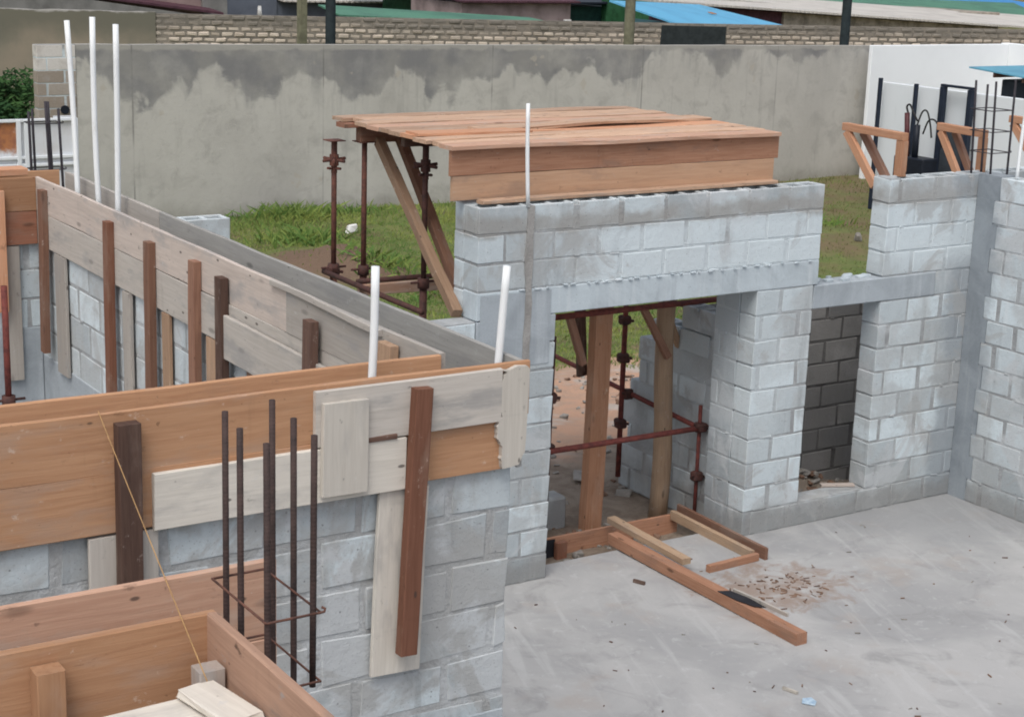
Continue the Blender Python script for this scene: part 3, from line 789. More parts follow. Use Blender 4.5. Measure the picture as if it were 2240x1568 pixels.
# string line
mb = MB(); a, b = Vector((1.905, 5.60, 3.115)), Vector((1.385, 3.372, 3.112))
mb.tube([a.lerp(b, i / 14) + Vector((0, 0, -.004 * math.sin(PI * i / 14))) for i in range(15)], .0016, 6)
tag(mb.build('string_line', M['string']), 'thin orange builder\'s line slanting across the left formwork', 'string')

# ================================================================== REBAR
def stirrup(mb, xs, ys, z, r=.004, dz=0., hook=True):
    (x0, x1), (y0, y1) = xs, ys
    p = [(x0, y0), (x0, y1), (x1, y1), (x1, y0), (x0, y0)]
    mb.tube([(x, y, z + dz * k) for k, (x, y) in enumerate(p)], r, 8)
    if hook: mb.tube([(x1 - .01, y0, z), (x1 + .008, y0 - .003, z + .002), (x1 + .010, y0 - .003, z + .010), (x1 + .002, y0, z + .014)], r, 8)
def cage(label, loc, bars, stir, mat='rebar', r=.008, zb=0, name='rebar_cage'):
    th = thing(name, loc, label, 'rebar')
    for (x, y, z0, z1, lx, ly) in bars:
        mb = MB(); mb.pipe((x, y, z0), (x + lx, y + ly, z1), r, 10, 3); mb.build('bar', M[mat], th, True)
    for (a, b, z) in stir:
        mb = MB(); stirrup(mb, a, b, z, r * .42, hook=z > 3); mb.build('stirrup', M['tie' if mat == 'rebar' else mat], th, True)
    return th
zs = 3.15
cage('rust brown rebar cage standing in the foreground beside the nearest formwork', (1.69, 3.7, 2.6),
     [(1.632, 3.842, 2.4, 3.602, .004, 0), (1.612, 3.70, 2.4, 3.598, .002, 0), (1.772, 3.855, 2.4, 3.612, .0, 0), (1.612, 3.535, 2.4, 3.605, -.002, 0), (1.764, 3.71, 2.4, 3.602, 0, 0), (1.745, 3.560, 2.94, 3.600, .003, 0)],
     [((1.604, 1.752), (3.528, 3.862), 3.15), ((1.604, 1.752), (3.53, 3.86), 2.965)], r=.0085)
cage('thin dark rebar cage sticking up from the far left corner of the formwork', (3.63, 11.6, 2.8),
     [(3.535, 11.62, 2.8, 3.50, -.012, 0), (3.585, 11.70, 2.8, 3.51, -.012, 0), (3.655, 11.58, 2.8, 3.57, -.025, 0), (3.695, 11.66, 2.8, 3.56, -.022, 0), (3.735, 11.56, 2.8, 3.52, -.022, 0)],
     [((3.525, 3.745), (11.56, 11.70), 3.10), ((3.515, 3.735), (11.56, 11.70), 3.42)], 'rebar_far', .0095)
cage('dark rebar cage rising from the right-hand corner of the block walls', (11.4, 9.95, 2.9),
     [(11.26, 10.12, 2.7, 3.70, -.06, 0), (11.33, 9.97, 2.7, 3.70, -.05, 0), (11.45, 9.90, 2.7, 3.72, -.01, 0), (11.40, 10.14, 2.7, 3.66, -.03, 0)],
     [((11.22, 11.46), (9.9, 10.14), 3.10), ((11.20, 11.44), (9.9, 10.14), 3.28), ((11.18, 11.43), (9.9, 10.14), 3.46)], 'rebar_far', .010)

# ================================================================== CONDUITS
def conduit(label, p0, p1, r=.0165):
    mb = MB(); p0, p1 = Vector(p0), Vector(p1); bd = Vector((random.uniform(-.012, .012), random.uniform(-.012, .012), 0))
    mb.tube([p0.lerp(p1, i / 6) + bd * math.sin(PI * i / 6) for i in range(7)], r, 14)
    o = mb.build('pvc_conduit', M['pvc'], None, True); return tag(o, label, 'pipe', 'white conduit stubs')
conduit('white conduit pipe furthest left in the long grey formwork, leaning left', (3.615, 10.90, 2.86), (3.615, 11.02, 4.15), .018)
conduit('tallest white conduit pipe, middle one of the three in the long grey formwork', (3.615, 10.48, 2.86), (3.615, 10.52, 4.20), .018)
conduit('white conduit pipe standing right of two others in the long grey formwork', (3.615, 10.15, 2.86), (3.615, 10.10, 4.18), .018)
conduit('short white conduit pipe standing in the orange formwork trough', (3.055, 5.73, 2.88), (3.075, 5.73, 3.52), .0165)
conduit('short white conduit pipe at the corner where the two formworks meet', (3.645, 5.73, 2.88), (3.685, 5.73, 3.475), .0165)
conduit('white conduit pipe rising from the door wall in front of the canopy boards', (6.63, Y1 - .004, 2.89), (6.60, Y1 - .006, 3.63), .0145)
conduit('white conduit pipe on the right-hand wall at the edge of the photo', (11.44, 9.78, 2.85), (11.53, 9.82, 3.62), .016)

# ================================================================== CANOPY FORMWORK
random.seed(60)
cn = thing('canopy_formwork', (7.6, 11.2, 2.95), 'big orange plank deck formwork for a canopy behind the top of the door wall', 'formwork')
ZP = 3.31
yb = [10.30, 10.50, 10.70, 10.90, 11.11, 11.31, 11.51, 11.72, 11.92, 12.12]
for k, y in enumerate(yb):
    x0 = 6.10 + .10 * (k / 9) + random.uniform(-.05, .04); x1 = 9.12 - .09 * k / 9 + random.uniform(-.03, .03)
    dz = random.uniform(-.004, .006) + (.012 if k == 3 else 0)
    w = .192 + random.uniform(-.010, .004)
    m = ['fresh2', 'deck', 'deck', 'bracket', 'deck', 'deck', 'fresh2', 'deck', 'deck', 'deck'][k]
    board(cn, 'deck_board', m, (x0, y, ZP + dz), (x1, y + random.uniform(-.01, .01), ZP + dz + random.uniform(-.006, .006)), w, .03, up=(0, 1, 0), warp=.012)
board(cn, 'deck_board', 'deck', (6.75, 10.97, ZP + .036), (9.05, 11.12, ZP + .040), .23, .024, up=(0, 1, 0), warp=.03)
board(cn, 'deck_board', 'bracket', (6.12, 10.86, ZP + .034), (7.10, 10.84, ZP + .036), .20, .022, up=(0, 1, 0), warp=.02)
board(cn, 'front_board', 'frontred', (6.09, 10.262, 3.208), (9.14, 10.262, 3.205), .19, .028, warp=.006)
board(cn, 'front_board', 'frontlight', (6.11, 10.264, 3.022), (9.10, 10.264, 3.018), .178, .028, warp=.006)
board(cn, 'bearer', 'red', (6.14, 12.05, ZP - .035), (9.0, 12.05, ZP - .035), .16, .038, up=(0, 1, 0))
board(cn, 'bearer', 'brown', (6.30, 12.05, ZP - .12), (9.0, 12.05, ZP - .12), .12, .09)
board(cn, 'bearer', 'dark', (6.20, 11.14, ZP - .06), (9.0, 11.14, ZP - .06), .08, .06)
for x in (6.9, 7.7, 8.5): board(cn, 'joist', 'brown', (x, 10.35, ZP - .055), (x, 12.1, ZP - .055), .075, .05)
mb = MB(); mb.lumber((6.30, Y1 + .125, 2.928), (9.08, Y1 + .145, 2.928), .09, .028, up=(0, 1, 0), warp=.008)
tag(mb.build('loose_plank', M['deck']), 'narrow loose plank lying on the hollow blocks along the foot of the canopy boards', 'plank')

# ---- steel props and scaffold
def prop(label, x, y, zt, mat='prop', head='plate', z0=None):
    z0 = gz(x, y) if z0 is None else z0
    th = thing('steel_prop', (x, y, z0), label, 'prop', 'rusty steel props')
    zc = z0 + (zt - z0) * .68
    mb = MB(); mb.pipe((x, y, z0), (x, y, zc), .030, 12); mb.build('outer_tube', M[mat], th, True)
    mb = MB(); mb.pipe((x, y, zc - .05), (x, y, zt), .022, 12); mb.build('inner_tube', M[mat], th, True)
    mb = MB(); mb.pipe((x, y, zc - .04), (x, y, zc + .04), .046, 12)
    col = mb.build('collar', M['clamp'], th, True)
    mb = MB(); mb.pipe((x - .11, y, zc + .01), (x + .11, y, zc + .01), .010, 8); mb.build('handle', M['clamp'], col, True)
    mb = MB()
    if head == 'plate':
        mb.box(x - .075, x + .075, y - .075, y + .075, zt, zt + .008, .001)
        mb.build('head_plate', M[mat], th)
    elif head == 'jack':
        mb.box(x - .07, x + .07, y - .07, y + .07, zt, zt + .008, .001)
        mb.pipe((x, y, zt - .20), (x, y, zt - .11), .038, 10); mb.pipe((x, y, zt - .26), (x, y, zt + .004), .025, 10)
        for a in (0, PI / 3, 2 * PI / 3): mb.pipe((x - .10 * math.cos(a), y - .10 * math.sin(a), zt - .16), (x + .10 * math.cos(a), y + .10 * math.sin(a), zt - .145), .013, 8)
        for a in (.4, 1.6): mb.pipe((x - .08 * math.cos(a), y - .08 * math.sin(a), zt - .215), (x + .08 * math.cos(a), y + .08 * math.sin(a), zt - .235), .011, 8)
        mb.build('jack_head', M[mat], th)
    mb = MB(); mb.box(x - .08, x + .08, y - .08, y + .08, z0, z0 + .008, .001); mb.build('base_plate', M[mat], th)
    return th
prop('rusty steel prop with a flanged jack head, standing free left of the canopy deck', 6.20, 12.28, 3.12, 'prop', 'jack')
prop('plain rusty steel prop under the back left corner of the canopy deck', 6.36, 12.06, ZP - .18, 'prop', 'plate')
prop('darker rusty steel prop under the front left corner of the canopy deck', 6.405, 11.15, ZP - .10, 'clamp', 'jack')
prop('red steel prop with an outer sleeve in the left room beside the far formwork', 3.10, 10.9, 2.45, 'redsteel', 'none', 0.)
# scaffold
sc = thing('tube_scaffold', (7.9, 11.6, -.2), 'red oxide tube scaffold with couplers under the canopy, seen through the doorway', 'scaffold')
def pole(name, a, b, r=.024, m='redsteel'):
    mb = MB(); mb.pipe(a, b, r, 12, 2); return mb.build(name, M[m], sc, True)
pole('standard', (8.915, 10.75, -.13), (8.915, 10.75, .95), .017)
pole('standard', (8.80, 11.72, .05), (8.80, 11.72, 2.6))
pole('standard', (7.375, 10.78, -.13), (7.40, 10.78, 1.7), .017, 'clamp')
pole('ledger', (7.2, 10.73, .765), (9.02, 10.73, .755))
pole('ledger', (8.89, 10.70, .76), (8.89, 13.1, .90), .022)
pole('ledger', (7.3, 10.98, 1.80), (9.4, 10.98, 1.80), .026)
pole('ledger', (6.22, 11.9, 2.03), (8.7, 11.9, 2.0), .022, 'clamp')
pole('ledger', (6.12, 12.3, 2.05), (6.14, 10.7, 2.03), .022, 'clamp')
pole('brace', (8.7, 11.3, 1.80), (9.5, 11.0, 1.62), .022)
for (x, y, z) in [(8.80, 11.72, 1.5), (8.80, 11.72, 1.16), (8.80, 11.72, .55), (8.86, 11.72, .82), (8.915, 10.73, .76), (8.915, 10.75, .32), (7.385, 10.78, 1.2), (7.385, 10.78, .77), (6.2, 12.28, 2.05)]:
    mb = MB(); mb.cbox((x, y, z), (1, 0, 0), (0, 1, 0), (0, 0, 1), (.095, .09, .085), .015, .008)
    cp = mb.build('coupler', M['clamp'], sc)
    mb = MB(); mb.pipe((x - .075, y - .02, z + .02), (x + .075, y - .02, z - .01), .013, 8); mb.build('bolt', M['clamp'], cp)
# timber posts under the canopy
mb = MB(); mb.lumber((8.065, 11.1, gz(8.06, 11.1) - .02), (8.10, 11.1, 2.96), .17, .10, up=(1, 0, 0), warp=.01)
tag(mb.build('timber_post', M['bracket']), 'broad orange plank post standing in the doorway', 'post')
mb = MB(); mb.tube([(8.785 + .025 * math.sin(i * .9), 11.1, gz(8.78, 11.1) - .02 + i * .31) for i in range(11)], .083, 14, r1=.077, wob=.12)
tag(mb.build('timber_post', M['post'], None, True), 'round tan pole post standing in the doorway', 'post')
# timber braces
def brace(label, p0, p1, w=.10, t=.045, m='tan', up=(0, 1, 0)):
    mb = MB(); mb.lumber(p0, p1, w, t, up=up, warp=.012); return tag(mb.build('timber_brace', M[m]), label, 'brace')
brace('light diagonal timber brace propping the canopy deck, left one', (6.16, 10.24, 2.11), (6.46, 12.0, 3.14), .075, .07, 'tan', (1, 0, 0))
brace('dark topped diagonal timber brace propping the canopy deck, right one', (6.35, 10.36, 2.02), (6.66, 12.0, 3.15), .075, .07, 'brown', (1, 0, 0))
brace('horizontal timber rail behind the two diagonal braces', (6.13, 11.70, 2.0), (8.5, 11.60, 1.99), .085, .05, 'fresh2', (0, 0, 1))
brace('short knee brace left of the broad plank post in the doorway', (7.68, 11.0, 1.80), (7.88, 11.05, 1.36), .06, .05, 'brown', (1, 0, 0))
brace('short knee brace running down onto the round post from the left', (8.43, 11.0, 1.80), (8.72, 10.99, 1.34), .06, .045, 'brown', (1, 0, 0))
brace('short knee brace ending right of the round post', (8.78, 11.18, 1.80), (9.00, 11.2, 1.36), .055, .045, 'tan', (1, 0, 0))
brace('dark knee brace behind the broad plank post', (7.93, 11.2, 1.85), (8.02, 11.25, 1.2), .09, .04, 'dark', (1, 0, 0))

# ---- overhang brackets on the door wall's right part
def bracket(label, x, y=10.22, m='bracket'):
    th = thing('timber_bracket', (x, y, 2.915), label, 'bracket', 'timber overhang brackets')
    board(th, 'top_rail', m, (x, y - .02, 3.235), (x - .01, y + .70, 3.245), .065, .07)
    board(th, 'upright', m, (x, y + .01, 2.90), (x, y + .01, 3.20), .085, .065, up=(0, 1, 0))
    board(th, 'diagonal', m, (x - .02, y + .66, 3.205), (x - .02, y + .27, 2.78), .075, .045)
    board(th, 'diagonal', 'brown', (x + .08, y + .56, 3.205), (x + .08, y + .20, 2.80), .075, .045)
    return th
b1 = bracket('sawn timber overhang bracket beside the window gap on the wall top', 10.50)
b2 = copy_thing(b1, (11.50, 10.24, 2.90), 'sawn timber overhang bracket behind the dark corner rebar'); b2.scale = (1, .74, 1)
copy_thing(b1, (12.62, 10.22, 2.915), 'sawn timber overhang bracket cut off by the right edge of the photo')

# ================================================================== ON THE FLOOR
random.seed(80)
mb = MB(); mb.lumber((7.80, 10.42, .055), (7.80, 8.15, .05), .10, .09, up=(1, 0, 0), warp=.012)
tag(mb.build('timber_beam', M['frontred']), 'long timber beam lying on the floor from the doorway towards the viewer', 'beam')
mb = MB(); mb.lumber((7.93, 10.62, .13), (7.93, 9.62, .10), .085, .05, up=(1, 0, 0), warp=.008)
tag(mb.build('timber_batten', M['post']), 'shorter grey tan batten resting beside the long beam in the doorway', 'batten')
mb = MB(); mb.lumber((7.87, 8.98, .10), (7.885, 8.40, .112), .03, .02, up=(0, 0, 1), warp=.01)
tag(mb.build('wood_lath', M['grey']), 'thin grey lath leaning on the long floor beam', 'lath')
mb = MB(); mb.prism([(7.75, 9.02), (7.84, 8.98), (7.87, 8.80), (7.86, 8.60), (7.80, 8.66), (7.76, 8.82)], (0, 0, .101), (1, 0, 0), (0, 1, 0), (0, 0, 1), .004)
tag(mb.build('tar_paper', M['tar']), 'black scrap of tar paper on the long floor beam', 'scrap')
sf = thing('step_formwork', (8.0, 10.3, -.1), 'low timber step formwork boxing in the doorway threshold', 'formwork')
board(sf, 'riser_board', 'frontred', (7.0, 10.74, -.075), (8.68, 10.70, -.055), .19, .03)
board(sf, 'side_board', 'post', (8.62, 10.68, .04), (8.60, 9.62, .035), .08, .045)
board(sf, 'side_board', 'brown', (8.71, 10.72, .055), (8.69, 9.55, .045), .11, .03)
board(sf, 'end_board', 'frontred', (8.10, 9.56, .03), (8.62, 9.58, .03), .06, .045)
board(sf, 'peg', 'red', (7.46, 10.66, -.30), (7.46, 10.66, .0), .10, .05, up=(1, 0, 0))
mb = MB(); mb.prism([(7.25, -.16), (7.34, -.165), (7.44, -.16), (7.44, .012), (7.36, .015), (7.28, .01)], (0, 10.715, 0), (1, 0, 0), (0, 0, 1), (0, 1, 0), .008); mb.build('tar_stain', M['tar'], sf)
mb = MB(); mb.prism([(7.16, 7.43), (7.21, 7.48), (7.27, 7.46), (7.26, 7.40), (7.21, 7.36)], (0, 0, .004), (1, 0, 0), (0, 1, 0), (0, 0, 1), .006)
tag(mb.build('plastic_shard', M['shard']), 'shiny blue white plastic scrap on the floor at the bottom', 'scrap')
mb = MB(); mb.lumber((7.20, 7.66, .012), (7.23, 7.55, .012), .022, .02, warp=.002, up=(0, 0, 1))
tag(mb.build('wood_peg', M['pale']), 'tiny pale wooden peg on the floor near the plastic scrap', 'offcut')
mb = MB(); mb.lumber((7.46, 9.67, .012), (7.50, 9.58, .012), .03, .022, up=(0, 0, 1), warp=.004)
tag(mb.build('wood_peg', M['dark']), 'small dark wood chip on the floor left of the long beam', 'offcut')
# scattered chips: nobody could count them
mb = MB()
def chip(x, y, z, L, w, t, mi):
    a = random.uniform(0, PI)
    mb.cbox((x, y, z + t / 2 + .001), (math.cos(a), math.sin(a), random.uniform(-.05, .05)), (-math.sin(a), math.cos(a), 0), (0, 0, 1), (L, w, t), .001, .002, None, mi)
for i in range(95):
    x, y = random.gauss(8.42, .20), random.gauss(9.02, .15)
    if x < 7.9 and abs(x - 7.8) < .1: continue
    chip(x, y, 0, random.uniform(.012, .06), random.uniform(.005, .013), random.uniform(.003, .007), 0 if random.random() < .8 else 1)
for i in range(90):
    x, y = random.uniform(4.6, 10.9), random.uniform(6.6, 9.95)
    if 7.68 < x < 7.92 and y > 8.1: continue
    chip(x, y, 0, random.uniform(.01, .05), random.uniform(.004, .010), random.uniform(.003, .01), random.choice((0, 1, 1, 2, 2)))
setting(mb.build('wood_chips', [M['chip'], M['dark'], M['stone']], origin=(8, 9, 0)), 'stuff')
# rubble outside the door and on the window ledge floor
mb = MB(); random.seed(81)
def stone(x, y, z, r):
    a, b = random.uniform(0, PI), random.uniform(-.3, .3)
    e = Vector((math.cos(a), math.sin(a), b)).normalized(); n = Vector((-math.sin(a), math.cos(a), 0)); u = e.cross(n)
    mb.cbox((x, y, z + r * .25), e, n, u, (r * random.uniform(1.2, 2.4), r * random.uniform(.8, 1.4), r * random.uniform(.5, .9)), r * .3, r * .22, None, random.choice((0, 0, 1)))
for i in range(420):
    x, y = random.uniform(7.0, 12.4), random.uniform(10.45, 16)
    r = random.uniform(.012, .045) * (1.6 if random.random() < .08 else 1)
    stone(x, y, gz(x, y), r)
for i in range(90):
    x, y = random.uniform(9.4, 10.5), random.uniform(10.5, 11.0); stone(x, y, gz(x, y), random.uniform(.02, .05))
for i in range(60):
    x, y = random.uniform(7.0, 8.7), random.uniform(10.32, 10.66); stone(x, y, -.2, random.uniform(.02, .045))
setting(mb.build('rubble', [M['stone'], M['chip']], origin=(9, 12, 0)), 'stuff')
mb = MB(); mb.lumber((9.55, 10.72, .16), (10.05, 10.80, .22), .10, .05, up=(0, 0, 1), warp=.01)
tag(mb.build('timber_offcut', M['red']), 'reddish timber offcut lying behind the narrow window sill', 'timber')
mb = MB(); mb.lumber((9.92, 10.28, .225), (10.20, 10.16, .222), .06, .02, up=(1, 1, 0), warp=.004)
tag(mb.build('timber_offcut', M['greypink']), 'pale timber offcut lying on the narrow window sill', 'timber')
for (x, y, z, a, lab) in [(8.95, 13.2, 0, .3, 'flat broken slab of stone outside the doorway, behind the posts'), (8.75, 12.2, 0, 1.0, 'thin pale stone slab on the earth just outside the doorway')]:
    mb = MB(); e = Vector((math.cos(a), math.sin(a), 0)); n = Vector((-math.sin(a), math.cos(a), 0))
    mb.cbox((x, y, gz(x, y) + .03), e, n, Z, (.26, .16, .035), .01, .012); tag(mb.build('stone_slab', M['stone']), lab, 'stone')
mb = MB(); mb.cbox((7.62, 11.35, gz(7.6, 11.3) + .12), (1, 0, 0), (0, 1, 0), Z, (.6, .2, .30), .02, .008)
tag(mb.build('concrete_block', M['block_mid']), 'grey block standing on the earth just left inside the doorway', 'block')

# ================================================================== GRASS
random.seed(90); rng = np.random.default_rng(5)
def grass_ok(x, y):
    n = mn.noise((x * .55, y * .55, 0)) * 1.6
    if y - .06 * x + n < 15.2: return 0
    if (x - 11.55) ** 2 + ((y - 22.7) * .55) ** 2 < 1.0 + .4 * n: return .04
    d = .75 + .6 * mn.noise((x * .9, y * .9, 7))
    if x > 18: d *= .35 + .5 * mn.noise((x * .7, y * .7, 3))
    return max(0, d)
gv, gf, gt, gm = [], [], [], []
def blade(x, y, z, h, w, lean, tone, mi):
    a = random.uniform(0, PI); ca, sa = math.cos(a) * w, math.sin(a) * w
    lx, ly = random.gauss(0, lean), random.gauss(0, lean)
    o = len(gv)
    gv.extend([(x - ca, y - sa, z - .01), (x + ca, y + sa, z - .01), (x + lx * .45 + ca * .6, y + ly * .45 + sa * .6, z + h * .6), (x + lx, y + ly, z + h)])
    gf.append((o, o + 1, o + 2)); gf.append((o, o + 2, o + 3)); gm.extend([mi, mi]); gt.extend([tone] * 4)
cnt = 0
while cnt < 85000:
    if random.random() < .62: x, y = random.uniform(8.5, 16.5), random.uniform(14.8, 27.95)
    else: x, y = random.uniform(16.5, 26.8), random.uniform(17, 27.95)
    if random.random() > grass_ok(x, y): cnt += .35; continue
    z = gz(x, y); wild = y > 26.6
    tn = min(1, max(0, .45 + .8 * mn.noise((x * .8, y * .8, 11)) + random.gauss(0, .16)))
    h = random.uniform(.018, .055) * (1.7 if wild else 1) * (1 + .8 * max(0, mn.noise((x * .6, y * .6, 5))))
    dry = (x > 18 and random.random() < .65) or random.random() < .10
    blade(x, y, z, h, random.uniform(.005, .011), h * .45, tn, 1 if dry else 0); cnt += 1
for (cx, cy, n, hh) in [(13.0, 27.6, 300, .30), (14.2, 27.7, 120, .2), (12.1, 25.2, 260, .26), (11.9, 21.9, 200, .2), (12.4, 20.6, 200, .24), (12.9, 20.4, 160, .2), (21.6, 23.0, 120, .18)]:
    for i in range(n):
        x, y = random.gauss(cx, .35), min(27.95, random.gauss(cy, .3))
        blade(x, y, gz(x, y), random.uniform(.4, 1) * hh, random.uniform(.010, .020), .14, random.uniform(0, .6), 0)
for i in range(2600):   # strip beyond the gate, in front of the far wall
    x, y = random.uniform(9.5, 14.5), random.uniform(30, 37.6)
    blade(x, y, -.32, random.uniform(.10, .3), .02, .1, random.random(), 1 if random.random() < .7 else 0)
me = bpy.data.meshes.new('grass'); me.from_pydata(gv, [], gf)
me.materials.append(M['grass']); me.materials.append(M['drygrass']); me.polygons.foreach_set('material_index', gm)
a = me.attributes.new('tone', 'FLOAT', 'POINT'); a.data.foreach_set('value', np.array(gt, dtype=np.float32))
go = bpy.data.objects.new('grass', me); COL.objects.link(go); setting(go, 'stuff')
# litter in the grass
random.seed(91)
for (x, y, lab) in [(13.25, 25.6, 'white scrap of paper against the grey boundary wall foot'), (20.6, 20.9, 'pale lump of stone on the earth in the gap above the window lintel')]:
    mb = MB(); mb.cbox((x, y, gz(x, y) + .07), (1, .2, 0), (-.2, 1, 0), Z, (.16, .10, .13), .03, .03); tag(mb.build('litter', M['whitething'] if x < 15 else M['stone']), lab, 'litter')

# ================================================================== BOUNDARY WALLS
# ---- plastered boundary wall
bwall = thing('boundary_wall', (18, 28.1, -.4), 'long grey plastered boundary wall with dark damp stains along its top', 'wall')
mb = MB()
pts = [(9.32 + i * .45, 2.752 - .0092 * i * .45 + .012 * mn.noise((i * .7, 0, 0))) for i in range(42)]
pts = [p for p in pts if p[0] < 27.9]
poly = [(9.32, -.45)] + [(27.9, -.45)] + list(reversed(pts))
mb.prism(poly, (0, 28.0, 0), (1, 0, 0), (0, 0, 1), (0, 1, 0), .2)
mb.build('rendered_face', M['fence'], bwall)
fp = thing('block_pier', (8.98, 28.1, -.4), 'unplastered block end of the boundary wall with two pale courses on top', 'pier')
mb = MB(); random.seed(33); fr = frame_x(0, 27.99)
for i in range(15):
    z1 = 2.752 - i * .21
    lay(mb, fr, 8.655, 9.315, z1 - .21, .22, off=8.82 if i % 2 else 8.70, h=.21, tone=(.85, 1.) if i < 2 else (0., .35))
M['pierblock'] = block_mat('brown_stained_block', (.26, .21, .165), (.66, .63, .60), (.28, .225, .175), .35, .05, 0)
mb.build('masonry', [M['pierblock'], M['mortar']], fp)
mb = MB(); mb.pipe((9.10, 27.96, 1.68), (9.10, 28.05, 1.68), .075, 12); mb.build('drain_hole', M['black'], fp)

# ---- far wall across the lane: rendered left part, brick right part
P0, P1, P2 = Vector((6.0, 40.85, 0)), Vector((14.31, 37.34, 0)), Vector((44, 27.95, 0))
e = (P1 - P0).normalized(); n = Vector((-e.y, e.x, 0))
mb = MB(); Lr = (P1 - P0).length
poly = [(0, -.4), (Lr, -.4)] + [(Lr * (1 - i / 24), 2.78 + .03 * mn.noise((i * .8, 3, 0)) + (.0)) for i in range(25)]
mb.prism(poly, P0, e, Z, n, .22)
tag(mb.build('lane_wall', M['farplaster'], origin=(10, 39, -.4)), 'brown rendered wall across the lane at the upper left, with a pale capping', 'wall')
lw = thing('lane_wall', (25, 34, -.4), 'long pale brick wall across the lane behind the grey boundary wall', 'wall')
e = (P2 - P1).normalized(); n = Vector((-e.y, e.x, 0)); random.seed(34)
mb = MB(); Lb = (P2 - P1).length
fr = (P1.copy(), e, n); hc = .125
for i in range(11):
    z1 = 2.74 - i * hc
    if z1 < 1.4: break
    L = .27 if i else .34
    lay(mb, fr, 0.0, Lb, z1 - hc + (random.uniform(-.004, .004)), .22, L=L, off=.15 * (i % 2) + random.uniform(-.02, .02), h=hc, g=.017, jit=.009, c=.026, tone=(.1, 1.), rec=.014, front_jit=.012, squeeze=0, vj=.004)
mb.build('brickwork', [M['brick'], M['brickmortar']], lw)
mb = MB(); mb.prism([(0, -.4), (Lb, -.4), (Lb, 1.46), (0, 1.46)], P1 + n * .01, e, Z, n, .2); mb.build('plinth', M['brickmortar'], lw)
mb = MB(); mb.prism([(12.15, 1.4), (13.9, 1.4), (13.9, 2.68), (12.2, 2.69)], P1 - n * .022, e, Z, n, .02); mb.build('tarred_patch', M['blackpaint'], lw)

# ---- white walls
mb = MB(); mb.box(27.05, 31.42, 27.5, 27.60, -.4, 2.63, .01); tag(mb.build('white_wall', M['white']), 'tall bright white wall at the upper right, facing the viewer', 'wall')
mb = MB(); mb.box(31.424, 31.65, 18, 27.75, -.4, 2.64, .01); tag(mb.build('white_wall', M['white']), 'white side wall behind the blue canopy at the right edge', 'wall')
mb = MB(); mb.box(24.22, 24.36, 17.5, 24.25, -.4, 2.18, .006); tag(mb.build('screen_wall', M['white2']), 'lower pale grey white wall behind the black posts', 'wall')
def post(label, x, y, zt, r=.035):
    mb = MB(); mb.box(x - r, x + r, y - r, y + r, -.3, zt, .006); return tag(mb.build('black_post', M['navy']), label, 'post', 'black steel posts')
post('black steel post nearest the grey boundary wall, against the pale wall', 24.05, 24.15, 2.27)
post('black steel post between the leftmost post and the black gate frame', 24.05, 23.2, 2.24)
gf_ = thing('portal_gate', (24.05, 22.15, -.3), 'black steel portal frame with a dark lower panel against the pale wall', 'gate')
for y in (22.5, 21.82):
    mb = MB(); mb.box(24.0, 24.1, y - .055, y + .055, -.3, 2.25, .006); mb.build('upright', M['navy'], gf_)
mb = MB(); mb.box(24.01, 24.09, 21.765, 22.555, 2.254, 2.30, .006); mb.build('crossbar', M['navy'], gf_)
mb = MB(); mb.box(24.03, 24.07, 21.88, 22.44, .4, 1.46, .006); mb.build('lower_panel', M['cabin'], gf_)
# welding trolley
tr = thing('gas_trolley', (23.6, 22.45, -.3), 'dark gas bottle trolley with looping hoses in front of the black gate frame', 'trolley')
mb = MB(); mb.box(23.35, 23.75, 22.2, 22.95, -.1, .95, .02); mb.build('body', M['black'], tr)
mb = MB(); mb.pipe((23.5, 22.75, .9), (23.48, 22.82, 1.75), .05, 12); mb.build('gas_bottle', simple('maroon_bottle', (.10, .03, .035), .5), tr, True)
mb = MB(); mb.pipe((23.5, 22.55, .9), (23.5, 22.56, 1.55), .06, 12); mb.build('gas_bottle', M['black'], tr, True)
def curve(pts, k=6):
    P = [Vector(p) for p in pts]; P = [P[0] * 2 - P[1]] + P + [P[-1] * 2 - P[-2]]; out = []
    for a, b, c_, d_ in zip(P, P[1:], P[2:], P[3:]):
        for q in range(k):
            f = q / k
            out.append(.5 * (2 * b + (c_ - a) * f + (2 * a - 5 * b + 4 * c_ - d_) * f * f + (3 * b - a - 3 * c_ + d_) * f ** 3))
    return out + [P[-2]]
mb = MB(); mb.tube(curve([(23.5, 22.82, 1.75), (23.5, 22.86, 1.86), (23.5, 22.78, 1.90), (23.5, 22.66, 1.74), (23.5, 22.56, 1.62)]), .018, 8)
mb.tube(curve([(23.5, 22.56, 1.55), (23.5, 22.46, 1.80), (23.5, 22.34, 1.82), (23.5, 22.24, 1.60), (23.5, 22.18, 1.35)]), .016, 8)
mb.tube(curve([(23.5, 22.40, 1.40), (23.5, 22.28, 1.66), (23.5, 22.10, 1.66), (23.5, 21.95, 1.40), (23.5, 21.9, 1.2)]), .016, 8)
mb.build('hose', M['rubber'], tr, True)
# cabin with blue roof
cb = thing('site_cabin', (26.3, 22, -.3), 'dark site cabin with a flat blue sheet roof on short rafters at the right edge', 'cabin')
mb = MB(); mb.box(25.6, 28.5, 20.8, 22.5, -.3, 2.36, .02); mb.build('body', M['cabin'], cb)
mb = MB(); mb.cbox((27.35, 21.75, 2.50), (1, 0, .0), (0, 1, .06), Vector((0, -.06, 1)), (4.6, 2.2, .03), .004); mb.build('roof', M['canopyblue'], cb)
for y in (20.9, 21.6, 22.3):
    mb = MB(); mb.lumber((25.15, y, 2.43 + .06 * (y - 21.75)), (29, y, 2.43 + .06 * (y - 21.75)), .09, .05); mb.build('rafter', M['brown'], cb)

